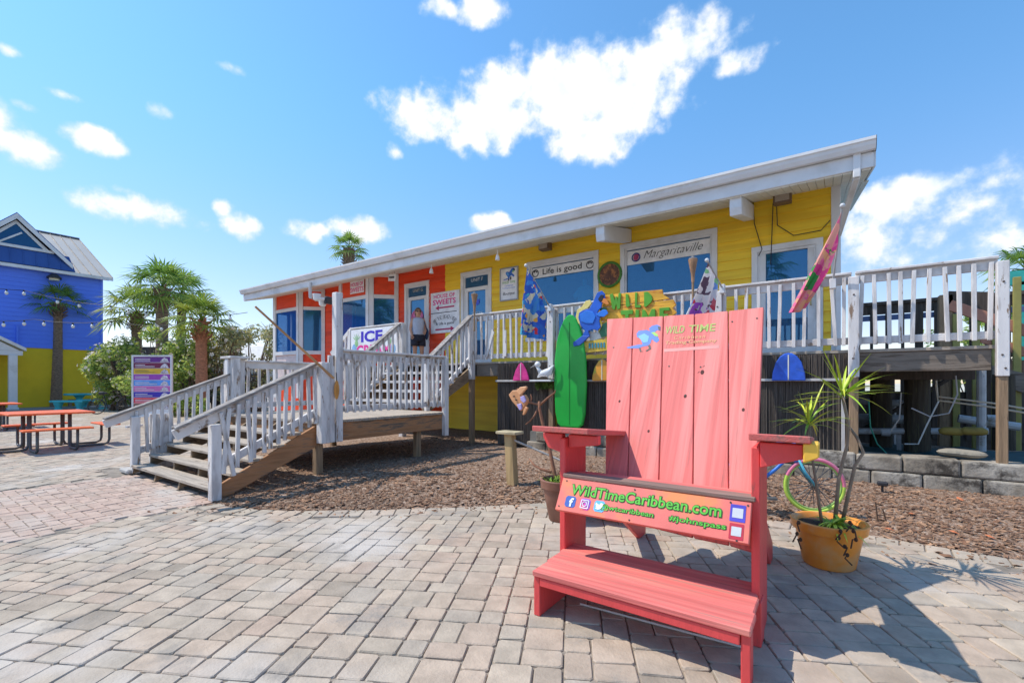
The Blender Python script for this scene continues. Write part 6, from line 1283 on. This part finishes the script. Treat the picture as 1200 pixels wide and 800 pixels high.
# picnic tables
m_or2 = mat('orange coated slats', (.82,.16,.045), .45, .08, 6, .2, 60)
def picnic(label, x, y, rz):
    t = thing('picnic_table', label, 'picnic table', (x, y, 0), rz=rz, group='orange picnic tables')
    mb = MB(); mb.box(-.62, .62, -.62, .62, .715, .755); obj('tabletop', mb, m_or2, t, bevel=.018, local=True, seg=2)
    for k in range(4):
        a = k*math.pi/2; Rm = Matrix.Rotation(a, 3, 'Z')
        mb = MB(); mb.add([Rm@V(p) for p in [(-.5,-1.06,.43),(.5,-1.06,.43),(.5,-.78,.43),(-.5,-.78,.43),(-.5,-1.06,.465),(.5,-1.06,.465),(.5,-.78,.465),(-.5,-.78,.465)]], [(0,3,2,1),(4,5,6,7),(0,1,5,4),(1,2,6,5),(2,3,7,6),(3,0,4,7)]); obj('bench_seat', mb, m_or2, t, bevel=.015, local=True, seg=2)
        for sx in (-.28, .28):
            mb = MB(); mb.tube([Rm@V(p) for p in [(sx,-.92,.44),(sx,-.92,.13),(sx,-.90,.06),(sx,-.83,.028),(sx,-.40,.028),(sx,-.33,.05),(sx,-.30,.12),(sx,-.30,.72)]], .024, 8); obj('leg_frame', mb, M['grey'], t, local=True, smooth=True)
    return t
pt = picnic('orange square picnic table with four bench seats, nearest to the stairs', -13.12, 2.22, 0)
dup(pt, (-19.9, 2.15, 0), 0, 'orange square picnic table farther back, at the left edge of the photo')
# string lights
def strand(label, pts, bulbs):
    P3 = [atD(x, y, d) for x, y, d in pts]; t = thing('string_lights', label, 'string lights', P3[0], group='strings of bulbs over the plaza'); mb = MB(); full = []
    for a, b in zip(P3, P3[1:]):
        for i in range(8): f = i/8; full.append(a.lerp(b, f)+V((0,0,-.5*f*(1-f))))
    full.append(P3[-1]); mb.tube(full, .012, 5); obj('cable', mb, M['black'], t)
    for i in range(bulbs):
        p = full[int((i+.5)*(len(full)-1)/bulbs)]; mb = MB(); mb.cyl(p, p+V((0,0,-.09)), .03, n=6); bo = obj('bulb_socket', mb, M['black'], t); mb = MB(); mb.ell(p+V((0,0,-.16)), .065,.065,.085, 8, 6); obj('bulb', mb, plain('frosted bulb', (.8,.78,.74), .2), bo, smooth=True)
strand('upper string of white bulbs sagging from the blue wall towards the shop', [(-60,325,19),(28,340,21),(130,358,22),(215,366,21),(290,366,19)], 13)
strand('lower string of white bulbs across the blue wall and palms', [(-60,372,19),(40,374,20.5),(130,376,21),(210,380,20)], 11)
# background left: low white house seen between the shrubs
p = sb(270, 33); t = thing('far_house', 'low white house with a pale roof glimpsed behind the thin shrubs', 'house', p, rz=TH)
mb = MB(); mb.box(-5, 3.6, 0, 5, 0, 2.6); obj('wall', mb, plain('pale wall', (.5,.5,.48)), t, local=True); mb = MB(); mb.prism([(-5.3,-.4,2.6),(-5.3,2.5,4.2),(-5.3,5.4,2.6)], (9.2,0,0)); obj('roof', mb, plain('pale roof', (.55,.53,.5)), t, local=True)
mb = MB()
for x in (-3.6, -1.2, 1.4): mb.box(x, x+1, -.02, .02, 1.0, 2.0)
obj('window', mb, plain('dark pane', (.05,.08,.1), .2), t, local=True)
mb = MB(); q = sb(118, 29)
for k in range(10): mb.bar(sb(108,29)+V((0,0,.22+k*.36)), sb(205,29)+V((0,0,.22+k*.36)), .03, .358)
o = obj('board_fence', mb, mat('brown fence board', (.16,.12,.085), .9, .3, 2, .4, 12)); tag(o, 'dark horizontal board fence behind the palms and shrubs', 'fence')
# ================================================================ right background: boardwalk behind the deck
t = thing('rear_railing', 'dark weathered rear railing of the deck seen through the white balusters', 'railing', (1.6, 11.5, DZ)); yb = 11.5
mb = MB(); mb.box(.3, 3.4, yb-.07, yb+.07, 2.86, 2.92); mb.box(.3, 3.4, yb-.02, yb+.02, 2.68, 2.855); obj('top_rail', mb, M['dark'], t)
mb = MB(); mb.box(.3, 3.4, yb-.018, yb+.018, 2.56, 2.66); obj('blue_rail', mb, plain('blue rail paint', (.07,.12,.26)), t); mb = MB(); mb.box(.3,3.4,yb-.02,yb+.02,DZ+.02,DZ+.14); obj('bottom_rail', mb, M['dark'], t)
for i in range(13): mb = MB(); x = .42+i*.235; wv = .05 if i % 4 else .12; mb.box(x-wv/2, x+wv/2, yb-.045, yb-.021, DZ-.1, 2.82); obj('baluster', mb, M['dark'], t)
t = thing('ramp_railing', 'brown ramp railing with salmon handrails and olive posts beyond the right end of the deck', 'railing', (3.2, 10.4, 0)); Yr = 10.6
def rp(px, py): return at(px, py, Yr)
mb = MB(); q = rp(1109, 345); mb.box(q.x-.09, q.x+.09, Yr, Yr+.16, 0, q.z); obj('post', mb, M['woodv'], t, bevel=.01)
m_sal = mat('salmon handrail', (.42,.19,.13), .7, .15, 3); mb = MB(); mb.bar(rp(1112,357), rp(1215,392), .05, .17); mb.bar(rp(1150,396), rp(1240,425), .05, .14); obj('handrail', mb, m_sal, t, bevel=.008)
mb = MB(); a, b = rp(1112,338), rp(1163,338); mb.prism([rp(1112,341), rp(1165,342), rp(1165,374), rp(1112,356)], (0,.03,0)); obj('panel', mb, M['dark'], t)
for px, p0 in ((1120,368),(1191,325),(1143,378),(1166,385)): a = rp(px, p0); mb = MB(); mb.box(a.x-.045, a.x+.045, Yr-.06, Yr-.002, 0, a.z); obj('post', mb, plain('olive post', (.30,.27,.08), .7), t, bevel=.006)
mb = MB(); mb.prism([at(1163,428,10.5), at(1260,452,10.5), at(1260,480,10.5), at(1163,448,10.5)], (0,.06,0)); obj('ramp_edge', mb, M['woodx'], t)
mb = MB(); a = at(1186,312,13); mb.prism([at(1170,308,13), at(1182,318,13), at(1204,316,13), at(1250,300,13), at(1250,332,13), at(1182,334,13)], (0,.12,0)); mb.box(at(1195,330,13).x, at(1195,330,13).x+.1, 13.0, 13.12, 0, at(1195,330,13).z); o = obj('teal_awning', mb, plain('teal canvas', (.04,.38,.33), .7)); tag(o, 'teal canvas awning edge beyond the right end of the deck', 'awning')
t = thing('slat_fence', 'dark slatted fence under the deck with bright gaps towards the water', 'fence', (2.4, 12.6, 0)); mb = MB()
x = .2
while x < 6.2: mb.box(x, x+.16, 12.6, 12.63, .2, DZ-.02); x += .25
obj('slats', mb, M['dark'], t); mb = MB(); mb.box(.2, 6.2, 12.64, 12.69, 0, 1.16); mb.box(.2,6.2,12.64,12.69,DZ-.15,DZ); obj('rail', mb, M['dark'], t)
mb = MB(); mb.box(-1, 7, 17, 17.1, -.02, .9); o = obj('sea_wall', mb, plain('pale sea wall', (.45,.45,.45), .9)); tag(o, 'pale low sea wall glimpsed through the slats under the deck', 'wall')
mb = MB(); hull = [(-2.6,0,.75),(-2.4,-.7,.85),(0,-.9,.8),(2.2,-.6,.95),(3.2,0,1.15),(2.2,.6,.95),(0,.9,.8),(-2.4,.7,.85)]
flush_texts()
